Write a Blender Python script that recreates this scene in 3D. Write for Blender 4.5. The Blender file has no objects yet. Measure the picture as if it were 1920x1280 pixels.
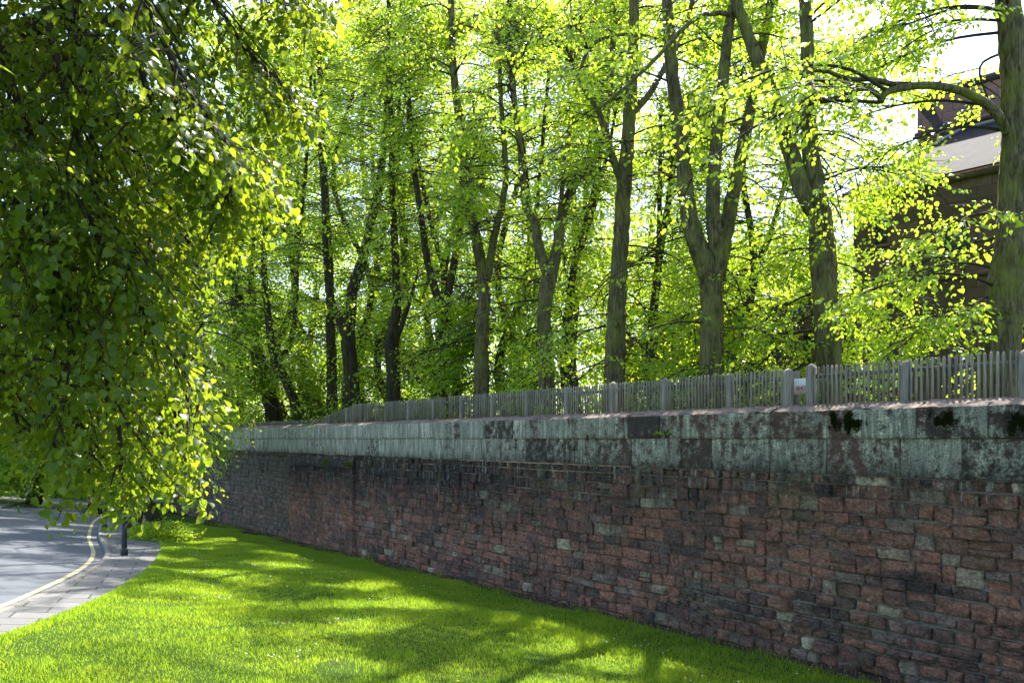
import bpy, math
import numpy as np
from mathutils import Matrix

# ------------------------------------------------------------------ camera, world, sun
S = bpy.context.scene
COL = S.collection
R = math.radians
F = 1500.0            # focal length in photo pixels (photo is 1920 wide)
HY = 822.0            # row of the horizon

cam = bpy.data.cameras.new('camera')
camo = bpy.data.objects.new('camera', cam); COL.objects.link(camo)
cam.sensor_width = 36.0
cam.lens = 36.0 * F / 1920
cam.shift_y = (HY - 640) / 1920
cam.clip_start = 0.1; cam.clip_end = 3000
camo.location = (0, 0, 0); camo.rotation_euler = (R(90), 0, 0)
S.camera = camo

SUN_EL, SUN_AZ = 56.0, 22.0      # azimuth to the right of straight ahead (+Y)
w = bpy.data.worlds.new('World'); S.world = w; w.use_nodes = True
nt = w.node_tree; nt.nodes.clear()
sky = nt.nodes.new('ShaderNodeTexSky'); sky.sky_type = 'NISHITA'; sky.sun_disc = False
sky.sun_elevation = R(SUN_EL); sky.sun_rotation = R(SUN_AZ)
sky.dust_density = 2.0; sky.air_density = 1.0
bg = nt.nodes.new('ShaderNodeBackground'); bg.inputs[1].default_value = 0.15
wo = nt.nodes.new('ShaderNodeOutputWorld')
nt.links.new(sky.outputs[0], bg.inputs[0]); nt.links.new(bg.outputs[0], wo.inputs[0])

sl = bpy.data.lights.new('sun', 'SUN'); sl.energy = 5.0; sl.angle = R(0.53); sl.color = (1.0, 0.95, 0.85)
so = bpy.data.objects.new('sun', sl); COL.objects.link(so)
so.rotation_euler = (R(90 - SUN_EL), 0, R(180 - SUN_AZ))
so.location = (8, 20, 30)
S.view_settings.view_transform = 'Standard'; S.view_settings.look = 'None'
S.view_settings.exposure = 1.55; S.view_settings.gamma = 1.0
cy = S.cycles
cy.max_bounces = 10; cy.diffuse_bounces = 4; cy.glossy_bounces = 3; cy.transmission_bounces = 6
cy.caustics_reflective = False; cy.caustics_refractive = False

# ------------------------------------------------------------------ helpers
def P(px, py, d):
    return np.array([(px - 960) / F * d, d, (HY - py) / F * d])

def mesh_np(name, verts, faces, mat, attrs=None, smooth=False):
    """faces: list of int arrays (n,k)"""
    me = bpy.data.meshes.new(name)
    verts = np.asarray(verts, dtype=np.float32)
    me.vertices.add(len(verts)); me.vertices.foreach_set('co', verts.ravel())
    faces = [np.asarray(f, dtype=np.int32) for f in faces if len(f)]
    nl = sum(f.size for f in faces); npol = sum(len(f) for f in faces)
    me.loops.add(nl); me.polygons.add(npol)
    me.loops.foreach_set('vertex_index', np.concatenate([f.ravel() for f in faces]))
    starts = []; o = 0
    for f in faces:
        starts.append(o + np.arange(len(f)) * f.shape[1]); o += f.size
    me.polygons.foreach_set('loop_start', np.concatenate(starts).astype(np.int32))
    if smooth: me.polygons.foreach_set('use_smooth', np.ones(npol, dtype=bool))
    if attrs:
        for k, (dom, a) in attrs.items():
            at = me.attributes.new(k, 'FLOAT', dom)
            at.data.foreach_set('value', np.asarray(a, dtype=np.float32))
    me.update(calc_edges=True)
    me.materials.append(mat)
    return me

class Col:
    def __init__(s): s.v = []; s.f = {}; s.n = 0; s.a = []
    def add(s, v, f, tone=None):
        v = np.asarray(v, dtype=np.float64); s.v.append(v)
        if tone is not None: s.a.append(np.broadcast_to(np.asarray(tone, float), (len(v),)))
        if isinstance(f, np.ndarray): f = [f]
        for q in f:
            if isinstance(q, np.ndarray) and q.ndim == 2:
                s.f.setdefault(q.shape[1], []).append(q + s.n)
            else:
                q = np.asarray(q)[None]; s.f.setdefault(q.shape[1], []).append(q + s.n)
        s.n += len(v)
    def box(s, x0, x1, y0, y1, z0, z1, tone=None):
        v = [(x, y, z) for z in (z0, z1) for y in (y0, y1) for x in (x0, x1)]
        f = np.array([(0,2,3,1),(4,5,7,6),(0,1,5,4),(2,6,7,3),(0,4,6,2),(1,3,7,5)])
        s.add(v, f, tone)
    def build(s, name, mat, parent=None, smooth=False, sub=None, loc=None):
        v = np.concatenate(s.v)
        if sub is not None: v = v - np.asarray(sub)
        fs = [np.concatenate(s.f[k]) for k in sorted(s.f)]
        at = {'tone': ('POINT', np.concatenate(s.a))} if s.a else None
        return link(name, mesh_np(name, v, fs, mat, at, smooth), parent, loc)

def link(name, me, parent=None, loc=None):
    o = bpy.data.objects.new(name, me); COL.objects.link(o)
    if parent is not None: o.parent = parent
    if loc is not None: o.location = loc
    return o

def tag(o, label=None, cat=None, group=None, kind=None):
    if label: o['label'] = label
    if cat: o['category'] = cat
    if group: o['group'] = group
    if kind: o['kind'] = kind
    return o

def empty(name, loc, label, cat, group=None, rz=0.0):
    o = bpy.data.objects.new(name, None); COL.objects.link(o)
    o.location = tuple(float(c) for c in loc); o.rotation_euler = (0, 0, rz); o.empty_display_size = 0.2
    return tag(o, label, cat, group)

def smoothline(pts, n):
    """Catmull-Rom through pts (m,k) -> (n,k)"""
    p = np.asarray(pts, float); m = len(p)
    if m == 2:
        t = np.linspace(0, 1, n)[:, None]; return p[0] * (1 - t) + p[1] * t
    e = np.vstack([2 * p[0] - p[1], p, 2 * p[-1] - p[-2]])
    t = np.linspace(0, m - 1, n); i = np.minimum(t.astype(int), m - 2); u = (t - i)[:, None]
    a, b, c, d = e[i], e[i + 1], e[i + 2], e[i + 3]
    return .5 * (2 * b + (c - a) * u + (2 * a - 5 * b + 4 * c - d) * u ** 2 + (3 * b - a - 3 * c + d) * u ** 3)

def norm(v): return v / (np.linalg.norm(v, axis=-1, keepdims=True) + 1e-9)

def tube(pts, rad, sides=6, rng=None, rough=0.0, cap=False):
    pts = np.asarray(pts, float); n = len(pts); rad = np.broadcast_to(rad, (n,))
    tan = norm(np.gradient(pts, axis=0))
    ref = np.array([0.3, 1.0, 0.12]) if abs(tan[0][2]) > .6 else np.array([0, 0, 1.0])
    x = norm(np.cross(tan, ref)); y = np.cross(tan, x)
    a = np.arange(sides) / sides * 2 * np.pi
    rr = rad[:, None] * np.ones(sides)
    if rng is not None and rough > 0:
        k = rng.normal(size=(5, 3))
        zz = np.arange(n)[:, None]
        for q in range(5):
            rr = rr * (1 + rough * .5 * np.sin((q + 1) * a[None] + k[q, 0] * 3 + zz * .35 * k[q, 1]) / (1 + .35 * q))
        rr = rr * (1 + rough * .35 * rng.normal(size=rr.shape))
    v = pts[:, None] + rr[..., None] * (np.cos(a)[None, :, None] * x[:, None] + np.sin(a)[None, :, None] * y[:, None])
    idx = np.arange(n * sides).reshape(n, sides); nx = np.roll(idx, -1, 1)
    f = np.stack([idx[:-1], nx[:-1], nx[1:], idx[1:]], -1).reshape(-1, 4)
    v = v.reshape(-1, 3)
    fs = [f]
    if cap: fs.append(idx[-1][None]); fs.append(idx[0][::-1][None])
    return v, fs

# ------------------------------------------------------------------ materials
class NT:
    def __init__(s, name):
        s.m = bpy.data.materials.new(name); s.m.use_nodes = True
        s.t = s.m.node_tree; s.t.nodes.clear()
        s.out = s.t.nodes.new('ShaderNodeOutputMaterial')
    def n(s, typ, ins=None, **kw):
        nd = s.t.nodes.new(typ)
        for k, v in kw.items(): setattr(nd, k, v)
        if ins:
            for k, v in ins.items():
                sk = nd.inputs[k]
                if isinstance(v, bpy.types.NodeSocket): s.t.links.new(v, sk)
                else: sk.default_value = v
        return nd
    def coord(s, scale=(1, 1, 1), typ='Object', rot=(0, 0, 0)):
        c = s.n('ShaderNodeTexCoord')
        return s.n('ShaderNodeMapping', {0: c.outputs[typ], 'Scale': scale, 'Rotation': rot}).outputs[0]
    def noise(s, vec, scale, detail=4, rough=.55, dist=0.0):
        return s.n('ShaderNodeTexNoise', {'Vector': vec, 'Scale': scale, 'Detail': detail, 'Roughness': rough, 'Distortion': dist}).outputs[0]
    def ramp(s, fac, stops, interp='LINEAR'):
        r = s.n('ShaderNodeValToRGB', {0: fac}); cr = r.color_ramp; cr.interpolation = interp
        while len(cr.elements) < len(stops): cr.elements.new(.5)
        for e, (p, c) in zip(cr.elements, stops):
            e.position = p; e.color = (c, c, c, 1) if isinstance(c, (int, float)) else (*c, 1)
        return r.outputs[0]
    def mix(s, fac, a, b, mode='MIX'):
        m = s.n('ShaderNodeMix', data_type='RGBA', blend_type=mode)
        for k, v in ((0, fac), (6, a), (7, b)):
            if isinstance(v, bpy.types.NodeSocket): s.t.links.new(v, m.inputs[k])
            else: m.inputs[k].default_value = v if k == 0 else (*v, 1)
        return m.outputs[2]
    def math(s, op, a, b=0.0, c=None):
        m = s.n('ShaderNodeMath', {0: a, 1: b}, operation=op)
        if c is not None: m.inputs[2].default_value = c
        return m.outputs[0]
    def attr(s, name): return s.n('ShaderNodeAttribute', attribute_name=name).outputs['Fac']
    def bump(s, h, strength, dist=.01):
        return s.n('ShaderNodeBump', {'Height': h, 'Strength': strength, 'Distance': dist}).outputs[0]
    def done(s, col, rough=.9, spec=.3, normal=None, metal=0.0):
        p = s.n('ShaderNodeBsdfPrincipled', {'Base Color': col if isinstance(col, bpy.types.NodeSocket) else (*col, 1), 'Roughness': rough, 'Metallic': metal})
        p.inputs['Specular IOR Level'].default_value = spec
        if normal is not None: s.t.links.new(normal, p.inputs['Normal'])
        s.t.links.new(p.outputs[0], s.out.inputs[0]); return s.m

def leaf_mat(name, base, trans, mixf=.5, rough=.38, spec=.5, rnd=.35):
    m = NT(name)
    tn = m.attr('tone')
    k = m.math('MULTIPLY_ADD', tn, rnd * 2, 1 - rnd)
    hv = m.mix(tn, tuple(c * f for c, f in zip(base, (.8, .95, .9))), tuple(c * f for c, f in zip(base, (1.35, 1.1, 1.0))))
    tv = m.mix(tn, tuple(c * f for c, f in zip(trans, (.75, .9, .9))), tuple(c * f for c, f in zip(trans, (1.25, 1.08, 1.0))))
    cb = m.mix(1.0, hv, m.n('ShaderNodeCombineColor', {0: k, 1: k, 2: k}).outputs[0], 'MULTIPLY')
    p = m.n('ShaderNodeBsdfPrincipled', {'Base Color': cb, 'Roughness': rough})
    p.inputs['Specular IOR Level'].default_value = spec
    t = m.n('ShaderNodeBsdfTranslucent', {0: tv})
    mx = m.n('ShaderNodeMixShader', {0: mixf, 1: p.outputs[0], 2: t.outputs[0]})
    m.t.links.new(mx.outputs[0], m.out.inputs[0]); return m.m

M = {}
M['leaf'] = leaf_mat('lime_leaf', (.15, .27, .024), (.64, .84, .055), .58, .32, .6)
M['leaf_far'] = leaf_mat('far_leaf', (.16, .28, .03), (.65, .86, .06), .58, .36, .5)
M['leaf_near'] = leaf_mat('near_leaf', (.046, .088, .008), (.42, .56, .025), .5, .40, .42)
M['ivy'] = leaf_mat('ivy_leaf', (.03, .07, .015), (.15, .3, .03), .3, .35, .5)
M['blade'] = leaf_mat('grass_blade', (.105, .19, .018), (.56, .78, .045), .52, .40, .45, .6)

def bark(name, dark, light, green, gk):
    m = NT(name)
    v = m.coord((1, 1, .16)); v2 = m.coord((1, 1, 1))
    n1 = m.noise(v, 26, 6, .62, .6); n2 = m.noise(v2, 2.2, 4, .6); n3 = m.noise(v, 9, 4, .6)
    c = m.ramp(n1, [(.36, dark), (.52, tuple((a + b) / 2 for a, b in zip(dark, light))), (.68, light)])
    c = m.mix(m.ramp(n3, [(.35, .75), (.6, 0.0)]), c, tuple(x * .45 for x in dark))
    g = m.math('MULTIPLY', m.ramp(n2, [(.42, 0.0), (.66, 1.0)]), gk)
    c = m.mix(g, c, green)
    h = m.math('ADD', n1, m.math('MULTIPLY', n3, 1.3))
    return m.done(c, .92, .2, m.bump(h, 1.0, .06))
M['bark'] = bark('lime_bark', (.06, .046, .028), (.32, .26, .165), (.22, .235, .05), .7)
M['bark_dark'] = bark('dark_bark', (.028, .022, .015), (.13, .105, .072), (.08, .09, .03), .5)
M['twig'] = NT('twig').done((.045, .036, .026), .85, .25)

def wall_mat(name, kind):
    m = NT(name)
    o = m.coord(); sep = m.n('ShaderNodeSeparateXYZ', {0: o}); s_, z_ = sep.outputs[0], sep.outputs[2]
    tone = m.attr('tone')
    fine = m.noise(o, 38, 7, .68); med = m.noise(o, 7, 6, .62); big = m.noise(o, .8, 4, .6)
    streak = m.noise(m.coord((1, 1, .26)), 4.2, 8, .68, .5)
    streak2 = m.noise(m.coord((1, 1, .08)), 15, 5, .65)
    if kind == 'rubble':
        c = m.ramp(tone, [(0, (.055, .042, .040)), (.06, (.065, .045, .042)), (.12, (.115, .066, .055)), (.30, (.15, .078, .060)), (.42, (.21, .098, .072)),
                          (.62, (.26, .118, .085)), (.84, (.20, .10, .076)), (.86, (.16, .125, .105)), (.92, (.18, .155, .13)), (.94, (.24, .21, .155)), (.985, (.27, .235, .175)), (.99, (.50, .44, .33))], 'LINEAR')
        c = m.mix(m.ramp(med, [(.33, .55), (.55, 0.0)]), c, (.06, .042, .038))
        c = m.mix(m.ramp(m.noise(o, 1.6, 6, .65), [(.38, .42), (.62, .05)]), c, m.ramp(m.noise(o, 5, 5, .6), [(.3, (.14, .08, .066)), (.7, (.27, .14, .11))]))
        c = m.mix(1.0, c, (1.56, 1.50, 1.40), 'MULTIPLY')
        c = m.mix(m.ramp(m.noise(m.coord((.6, 1, 1.2)), 1.15, 6, .68, .3), [(.50, 0.0), (.62, .72)]), c, m.mix(med, (.045, .038, .038), (.105, .085, .078)))
        c = m.mix(m.math('MULTIPLY', m.ramp(m.noise(m.coord((1, 1, .6)), 2.6, 7, .72), [(.56, 0.0), (.66, .5)]), m.ramp(fine, [(.4, .3), (.6, 1.0)])), c, (.26, .25, .215))
        # lichen speckles and lime runs
        lic = m.math('MULTIPLY', m.ramp(fine, [(.56, 0.0), (.64, 1.0)]), m.ramp(big, [(.40, 0.0), (.60, 1.0)]))
        c = m.mix(m.math('MULTIPLY', lic, .35), c, (.22, .24, .21))
        # upper part stained dark and grey, more so away from the viewer
        up = m.n('ShaderNodeMapRange', {0: z_, 1: -2.5, 2: -1.1, 3: 0.0, 4: 1.0}).outputs[0]
        fs = m.n('ShaderNodeMapRange', {0: s_, 1: 3.0, 2: 13.0, 3: 0.12, 4: 1.0}).outputs[0]
        dk = m.math('MULTIPLY', m.math('MULTIPLY', up, fs), m.ramp(streak, [(.26, 0.0), (.48, .97)]))
        c = m.mix(dk, c, (.030, .024, .023))
        up2 = m.n('ShaderNodeMapRange', {0: z_, 1: -1.25, 2: -.55, 3: 0.0, 4: 1.0}).outputs[0]
        c = m.mix(m.math('MULTIPLY', up2, m.ramp(streak, [(.42, 0.0), (.56, .85)])), c, (.040, .034, .032))
        c = m.mix(m.math('MULTIPLY', up2, m.ramp(streak2, [(.56, 0.0), (.64, .6)])), c, (.40, .42, .36))
        run = m.math('MULTIPLY', m.ramp(streak2, [(.57, 0.0), (.66, 1.0)]), m.math('MULTIPLY', fs, m.ramp(med, [(.45, 0.0), (.6, .8)])))
        c = m.mix(run, c, (.30, .34, .31))
        gr = m.math('MULTIPLY', m.ramp(m.noise(m.coord((1, 1, .35)), 1.7, 5, .6), [(.55, 0.0), (.70, .7)]), m.ramp(fine, [(.4, .3), (.6, 1.0)]))
        c = m.mix(gr, c, (.105, .115, .04))
        # black sooty patches low on the near part
        so_ = m.math('MULTIPLY', m.ramp(m.noise(m.coord((.35, 1, 1.6)), 1.5, 4, .6), [(.54, 0.0), (.64, .85)]),
                     m.n('ShaderNodeMapRange', {0: s_, 1: 6.5, 2: 3.0, 3: 0.0, 4: 1.0}).outputs[0])
        c = m.mix(m.math('MULTIPLY', so_, .8), c, (.032, .028, .029))
        old = m.n('ShaderNodeMapRange', {0: s_, 1: 24.6, 2: 24.8, 3: 0.0, 4: .6}).outputs[0]
        c = m.mix(old, c, m.mix(med, (.10, .09, .075), (.21, .185, .155)))
        c = m.mix(1.0, c, m.ramp(fine, [(.32, .75), (.5, 1.2), (.68, 1.7)]), 'MULTIPLY')
        c = m.mix(1.0, c, m.ramp(m.noise(o, 16, 6, .6), [(.3, .7), (.7, 1.5)]), 'MULTIPLY')
        h = m.math('ADD', m.math('MULTIPLY', med, 2.2), m.math('MULTIPLY', m.noise(o, 18, 7, .65), 1.6))
        return m.done(c, .88, .3, m.bump(h, 1.0, .06))
    if kind == 'mortar':
        c = m.ramp(med, [(.3, (.08, .068, .058)), (.6, (.29, .26, .22))])
        return m.done(c, .95, .1, m.bump(fine, .8, .01))
    if kind == 'block':
        c = m.ramp(tone, [(0, (.085, .068, .058)), (.35, (.15, .10, .078)), (.6, (.21, .125, .095)), (1, (.16, .15, .135))])
        c = m.mix(m.ramp(med, [(.35, .6), (.6, 0.0)]), c, (.030, .026, .025))
        # pale blue green lichen: strong in the middle of the wall, patchier towards the viewer
        ms = m.n('ShaderNodeMapRange', {0: s_, 1: 3.5, 2: 16.0, 3: -.05, 4: .12}).outputs[0]
        ms2 = m.n('ShaderNodeMapRange', {0: s_, 1: 0.5, 2: 2.5, 3: .10, 4: 0.0}).outputs[0]
        v = m.math('ADD', m.math('MULTIPLY', streak, .5), m.math('MULTIPLY', med, .5))
        v = m.math('ADD', v, m.math('ADD', ms, ms2))
        v = m.math('ADD', v, m.math('MULTIPLY', m.math('SUBTRACT', fine, .5), .22))
        v = m.math('ADD', v, m.math('MULTIPLY', m.math('SUBTRACT', tone, .5), .20))
        lic = m.ramp(v, [(.455, 0.0), (.56, .9)])
        lc = m.mix(m.ramp(big, [(.4, 0.0), (.6, 1.0)]), (.50, .50, .39), (.80, .79, .61))
        lc = m.mix(m.ramp(streak2, [(.45, 1.0), (.62, 0.0)]), lc, (.30, .30, .25))
        c = m.mix(lic, c, lc)
        # black streaks growing towards the foot of the second course
        dn = m.n('ShaderNodeMapRange', {0: z_, 1: .12, 2: -.6, 3: -.12, 4: .13}).outputs[0]
        dk = m.ramp(m.math('ADD', m.math('MULTIPLY', m.math('ADD', streak2, streak), .5), dn), [(.54, 0.0), (.66, .82)])
        c = m.mix(dk, c, (.034, .029, .027))
        c = m.mix(1.0, c, m.ramp(fine, [(.32, .6), (.5, 1.1), (.68, 1.6)]), 'MULTIPLY')
        h = m.math('ADD', m.math('MULTIPLY', m.noise(m.coord((1, 1, 3.0), rot=(0, R(40), 0)), 14, 6, .65), 1.6), fine)
        return m.done(c, .85, .3, m.bump(h, 1.0, .04))
M['rubble'] = wall_mat('rubble_stone', 'rubble'); M['mortar'] = wall_mat('lime_mortar', 'mortar'); M['block'] = wall_mat('lichen_block', 'block')

m = NT('coping_top'); o = m.coord(); c = m.ramp(m.noise(o, 12, 6, .7), [(.35, (.13, .095, .08)), (.65, (.36, .29, .25))])
c = m.mix(m.ramp(m.noise(o, 3, 4, .6), [(.5, 0.0), (.64, .7)]), c, (.05, .045, .035))
M['cop_top'] = m.done(c, .9, .2, m.bump(m.noise(o, 30, 6, .7), .9, .02))

m = NT('old_wood'); o = m.coord((1, 1, .05)); tn = m.attr('tone')
c = m.ramp(m.noise(o, 55, 5, .6), [(.3, (.11, .098, .08)), (.7, (.38, .345, .28))])
c = m.mix(1.0, c, m.ramp(tn, [(0, .55), (1, 1.25)]), 'MULTIPLY')
far = m.n('ShaderNodeMapRange', {0: m.n('ShaderNodeSeparateXYZ', {0: m.coord()}).outputs[0], 1: 9.0, 2: 18.0, 3: 0.0, 4: .6}).outputs[0]
c = m.mix(m.math('MULTIPLY', far, m.ramp(m.noise(m.coord((1, 1, .4)), 2.5, 3, .5), [(.4, .2), (.6, 1.0)])), c, (.075, .085, .03))
M['wood'] = m.done(c, .88, .25, m.bump(m.noise(o, 80, 4, .6), .5, .005))

m = NT('asphalt'); o = m.coord(); c = m.ramp(m.noise(o, 90, 4, .7), [(.35, (.072, .082, .10)), (.7, (.145, .158, .18))])
c = m.mix(m.ramp(m.noise(o, .7, 4, .6), [(.4, .35), (.65, 0.0)]), c, (.09, .095, .105))
M['asphalt'] = m.done(c, .8, .35, m.bump(m.noise(o, 120, 3, .7), .5, .006))
m = NT('pavers'); o = m.coord(rot=(0, 0, R(-22)))
b = m.n('ShaderNodeTexBrick', {'Vector': o, 'Color1': (.12, .12, .125, 1), 'Color2': (.175, .17, .17, 1), 'Mortar': (.035, .04, .025, 1), 'Scale': 1.0, 'Mortar Size': .016, 'Brick Width': .75, 'Row Height': .5, 'Bias': 0.0})
c = m.mix(m.ramp(m.noise(o, 6, 5, .6), [(.35, .45), (.65, 0.0)]), b.outputs[0], (.11, .11, .11))
M['paver'] = m.done(c, .8, .35, m.bump(m.math('SUBTRACT', m.noise(o, 60, 4, .6), m.math('MULTIPLY', b.outputs[1], 3.0)), .6, .008))
m = NT('kerb_stone'); o = m.coord(); c = m.ramp(m.noise(o, 25, 4, .6), [(.35, (.13, .125, .115)), (.65, (.27, .26, .24))])
M['kerb'] = m.done(c, .85, .3, m.bump(m.noise(o, 60, 4, .6), .5, .006))
m = NT('yellow_paint'); o = m.coord(); c = m.ramp(m.noise(o, 35, 5, .7), [(.38, (.16, .16, .13)), (.5, (.50, .45, .24))])
M['yellow'] = m.done(c, .7, .3)
m = NT('lawn_soil'); o = m.coord(); c = m.ramp(m.noise(o, 30, 6, .7), [(.3, (.03, .065, .007)), (.6, (.08, .16, .014)), (.75, (.14, .19, .035))])
c = m.mix(m.ramp(m.noise(o, 1.3, 5, .65), [(.62, 0.0), (.70, .8)]), c, (.13, .11, .06))
M['lawn'] = m.done(c, .9, .15, m.bump(m.noise(o, 70, 5, .75), 1.0, .05))
m = NT('soil'); o = m.coord(); c = m.ramp(m.noise(o, 40, 6, .7), [(.35, (.035, .026, .02)), (.6, (.085, .062, .045)), (.75, (.19, .15, .10))])
M['soil'] = m.done(c, .95, .1, m.bump(m.noise(o, 60, 5, .7), 1.0, .03))

m = NT('building_stone'); o = m.coord()
b = m.n('ShaderNodeTexBrick', {'Vector': m.n('ShaderNodeMapping', {0: m.n('ShaderNodeTexCoord').outputs['Object'], 'Rotation': (R(90), 0, 0)}).outputs[0], 'Color1': (.11, .066, .042, 1), 'Color2': (.19, .11, .07, 1), 'Mortar': (.06, .045, .035, 1), 'Scale': 1.0, 'Mortar Size': .012, 'Brick Width': 1.05, 'Row Height': .42})
c = m.mix(m.ramp(m.noise(o, 2.5, 6, .65), [(.35, .75), (.65, 0.0)]), b.outputs[0], (.075, .06, .04))
M['bstone'] = m.done(c, .9, .2, m.bump(m.math('SUBTRACT', m.noise(o, 9, 5, .7), m.math('MULTIPLY', b.outputs[1], 2.0)), .8, .03))
m = NT('red_brick'); o = m.coord()
b = m.n('ShaderNodeTexBrick', {'Vector': m.n('ShaderNodeMapping', {0: m.n('ShaderNodeTexCoord').outputs['Object'], 'Rotation': (R(90), 0, 0)}).outputs[0], 'Color1': (.30, .12, .06, 1), 'Color2': (.22, .085, .05, 1), 'Mortar': (.2, .17, .14, 1), 'Scale': 1.0, 'Mortar Size': .012, 'Brick Width': .24, 'Row Height': .085})
M['brick'] = m.done(b.outputs[0], .9, .2)
m = NT('slate'); o = m.coord()
b = m.n('ShaderNodeTexBrick', {'Vector': o, 'Color1': (.018, .018, .022, 1), 'Color2': (.032, .031, .036, 1), 'Mortar': (.02, .02, .022, 1), 'Scale': 1.0, 'Mortar Size': .02, 'Brick Width': .35, 'Row Height': .28})
M['slate'] = m.done(b.outputs[0], .85, .15, m.bump(b.outputs[1], -.8, .02))
m = NT('tower_stone'); o = m.coord()
b = m.n('ShaderNodeTexBrick', {'Vector': m.n('ShaderNodeMapping', {0: m.n('ShaderNodeTexCoord').outputs['Object'], 'Rotation': (R(90), 0, 0)}).outputs[0], 'Color1': (.075, .05, .05, 1), 'Color2': (.12, .07, .062, 1), 'Mortar': (.04, .035, .035, 1), 'Scale': 1.0, 'Mortar Size': .015, 'Brick Width': .9, 'Row Height': .5})
c = m.mix(m.ramp(m.noise(o, 2.5, 6, .65), [(.35, .75), (.65, 0.0)]), b.outputs[0], (.05, .05, .058))
M['tstone'] = m.done(c, .9, .2, m.bump(m.math('SUBTRACT', m.noise(o, 9, 5, .7), m.math('MULTIPLY', b.outputs[1], 2.0)), .8, .03))
M['green_paint'] = NT('green_paint').done((.02, .075, .055), .45, .5)
M['pane'] = NT('window_glass').done((.10, .11, .09), .08, .9)
M['dark'] = NT('dark_iron').done((.018, .02, .026), .42, .5)
M['lead'] = NT('lead').done((.16, .17, .20), .5, .5)
M['white'] = NT('white_board').done((.78, .79, .82), .55, .4)
M['red'] = NT('red_letters').done((.50, .02, .03), .6, .3)
M['lens'] = NT('lamp_glass').done((.55, .56, .45), .25, .6)
M['rubber'] = NT('rubber').done((.02, .02, .02), .8, .2)
M['carblack'] = NT('black_car_paint').done((.012, .012, .015), .2, .6)
M['carsilver'] = NT('silver_car_paint').done((.42, .45, .50), .25, .6, metal=.5)
M['carglass'] = NT('car_glass').done((.03, .035, .04), .05, .8)
M['tail'] = NT('tail_lamp').done((.55, .01, .01), .25, .6)
M['petal'] = NT('daisy_petal').done((.85, .85, .85), .6, .3)
M['dandelion'] = NT('dandelion_petal').done((.75, .50, .02), .6, .3)
M['moss'] = NT('dark_moss').done((.022, .028, .006), .95, .1)
M['mossg'] = NT('green_moss').done((.11, .13, .015), .95, .1)
M['litter'] = NT('dry_leaf').done((.20, .13, .08), .9, .1)

# ------------------------------------------------------------------ terrain
def smin(x, lim, k=12.0): return lim - k * np.log1p(np.exp((lim - x) / k))
def terr(x, y):
    x = np.asarray(x, float); y = np.asarray(y, float)
    xs = -smin(-x, 70.0, 4.0); ys = smin(y, 90.0, 4.0); ys = np.maximum(ys, -6)
    return -2.09 - .0811 * xs - .0797 * ys
def G(px, py, dz=0.0):
    t = (px - 960) / F; h = (py - HY) / F
    d = (2.09 - dz) / (h - .0811 * t - .0797); return t * d, d

KERB = [(-15, -6.0), (2, -6.2), (7, -6.6), (11.25, -7.15), (17.4, -9.0), (20.6, -10.4), (24.9, -12.9), (33, -17.0), (38.8, -19.5), (45, -22.4), (70, -34), (130, -62)]
EDGE = [(-15, -5.3), (2, -5.5), (9.5, -6.0), (12.7, -6.5), (17.1, -7.75), (22.1, -9.6), (27.6, -12.3), (33, -15.2), (38.8, -17.7), (45, -20.6), (70, -32.2), (130, -60.2)]
LKERB = [(-15, -12.5), (2, -12.8), (11, -13.7), (20, -16.2), (33, -21.9), (41, -25.4), (45, -27.2), (70, -38.7), (130, -66.5)]
def crv(tab, off=0.0):
    t = np.array(tab, float); yy = np.linspace(-15, 130, 600); xx = np.interp(yy, t[:, 0], t[:, 1])
    k = np.hanning(31); k /= k.sum(); xx = np.convolve(np.pad(xx, 15, mode='edge'), k, 'valid')
    return lambda y: np.interp(y, yy, xx) + off
kx, ex, lx = crv(KERB), crv(EDGE), crv(LKERB)

# wall frame: local x runs along the wall (away from the viewer), local y points at the viewer, z up
U = np.array([-.5859, .8104]); NW = np.array([-.8104, -.5859]); W0 = np.array([6.234, 9.74])
RZ = math.atan2(U[1], U[0])
def wl(s, y=0.0): return W0[0] + U[0] * s + NW[0] * y, W0[1] + U[1] * s + NW[1] * y
def s_of_px(px, y=0.0):
    # solve px for the wall parallel at offset y
    t = (px - 960) / F; x0, y0 = wl(0, y)
    return (t * y0 - x0) / (U[0] - t * U[1])
def wallx(Y): return W0[0] + U[0] * (Y - W0[1]) / U[1]

def strip(name, mat, ys, fa, fb, nx, dz, kind='structure', noise=0.0, zf=None):
    ys = np.asarray(ys, float); a = fa(ys); b = fb(ys); t = np.linspace(0, 1, nx)
    X = a[:, None] * (1 - t) + b[:, None] * t; Y = np.repeat(ys[:, None], nx, 1)
    Z = terr(X, Y) + dz
    if zf is not None: Z = Z + zf(X, Y)
    v = np.stack([X, Y, Z], -1).reshape(-1, 3); i = np.arange(len(ys) * nx).reshape(len(ys), nx)
    f = np.stack([i[:-1, :-1], i[:-1, 1:], i[1:, 1:], i[1:, :-1]], -1).reshape(-1, 4)
    o = link(name, mesh_np(name, v, [f], mat, None, True)); tag(o, kind=kind); return o

gx = np.concatenate([-np.geomspace(500, 20, 24), np.linspace(-18, 18, 19), np.geomspace(20, 500, 24)])
gy = np.concatenate([-np.geomspace(300, 12, 14), np.linspace(-10, 20, 16), np.geomspace(22, 900, 34)])
X, Y = np.meshgrid(gx, gy); Z = terr(X, Y) - .45
i = np.arange(X.size).reshape(X.shape)
o = link('ground', mesh_np('ground', np.stack([X, Y, Z], -1).reshape(-1, 3), [np.stack([i[:-1, :-1], i[:-1, 1:], i[1:, 1:], i[1:, :-1]], -1).reshape(-1, 4)], M['lawn'], None, True)); tag(o, kind='structure')

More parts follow.
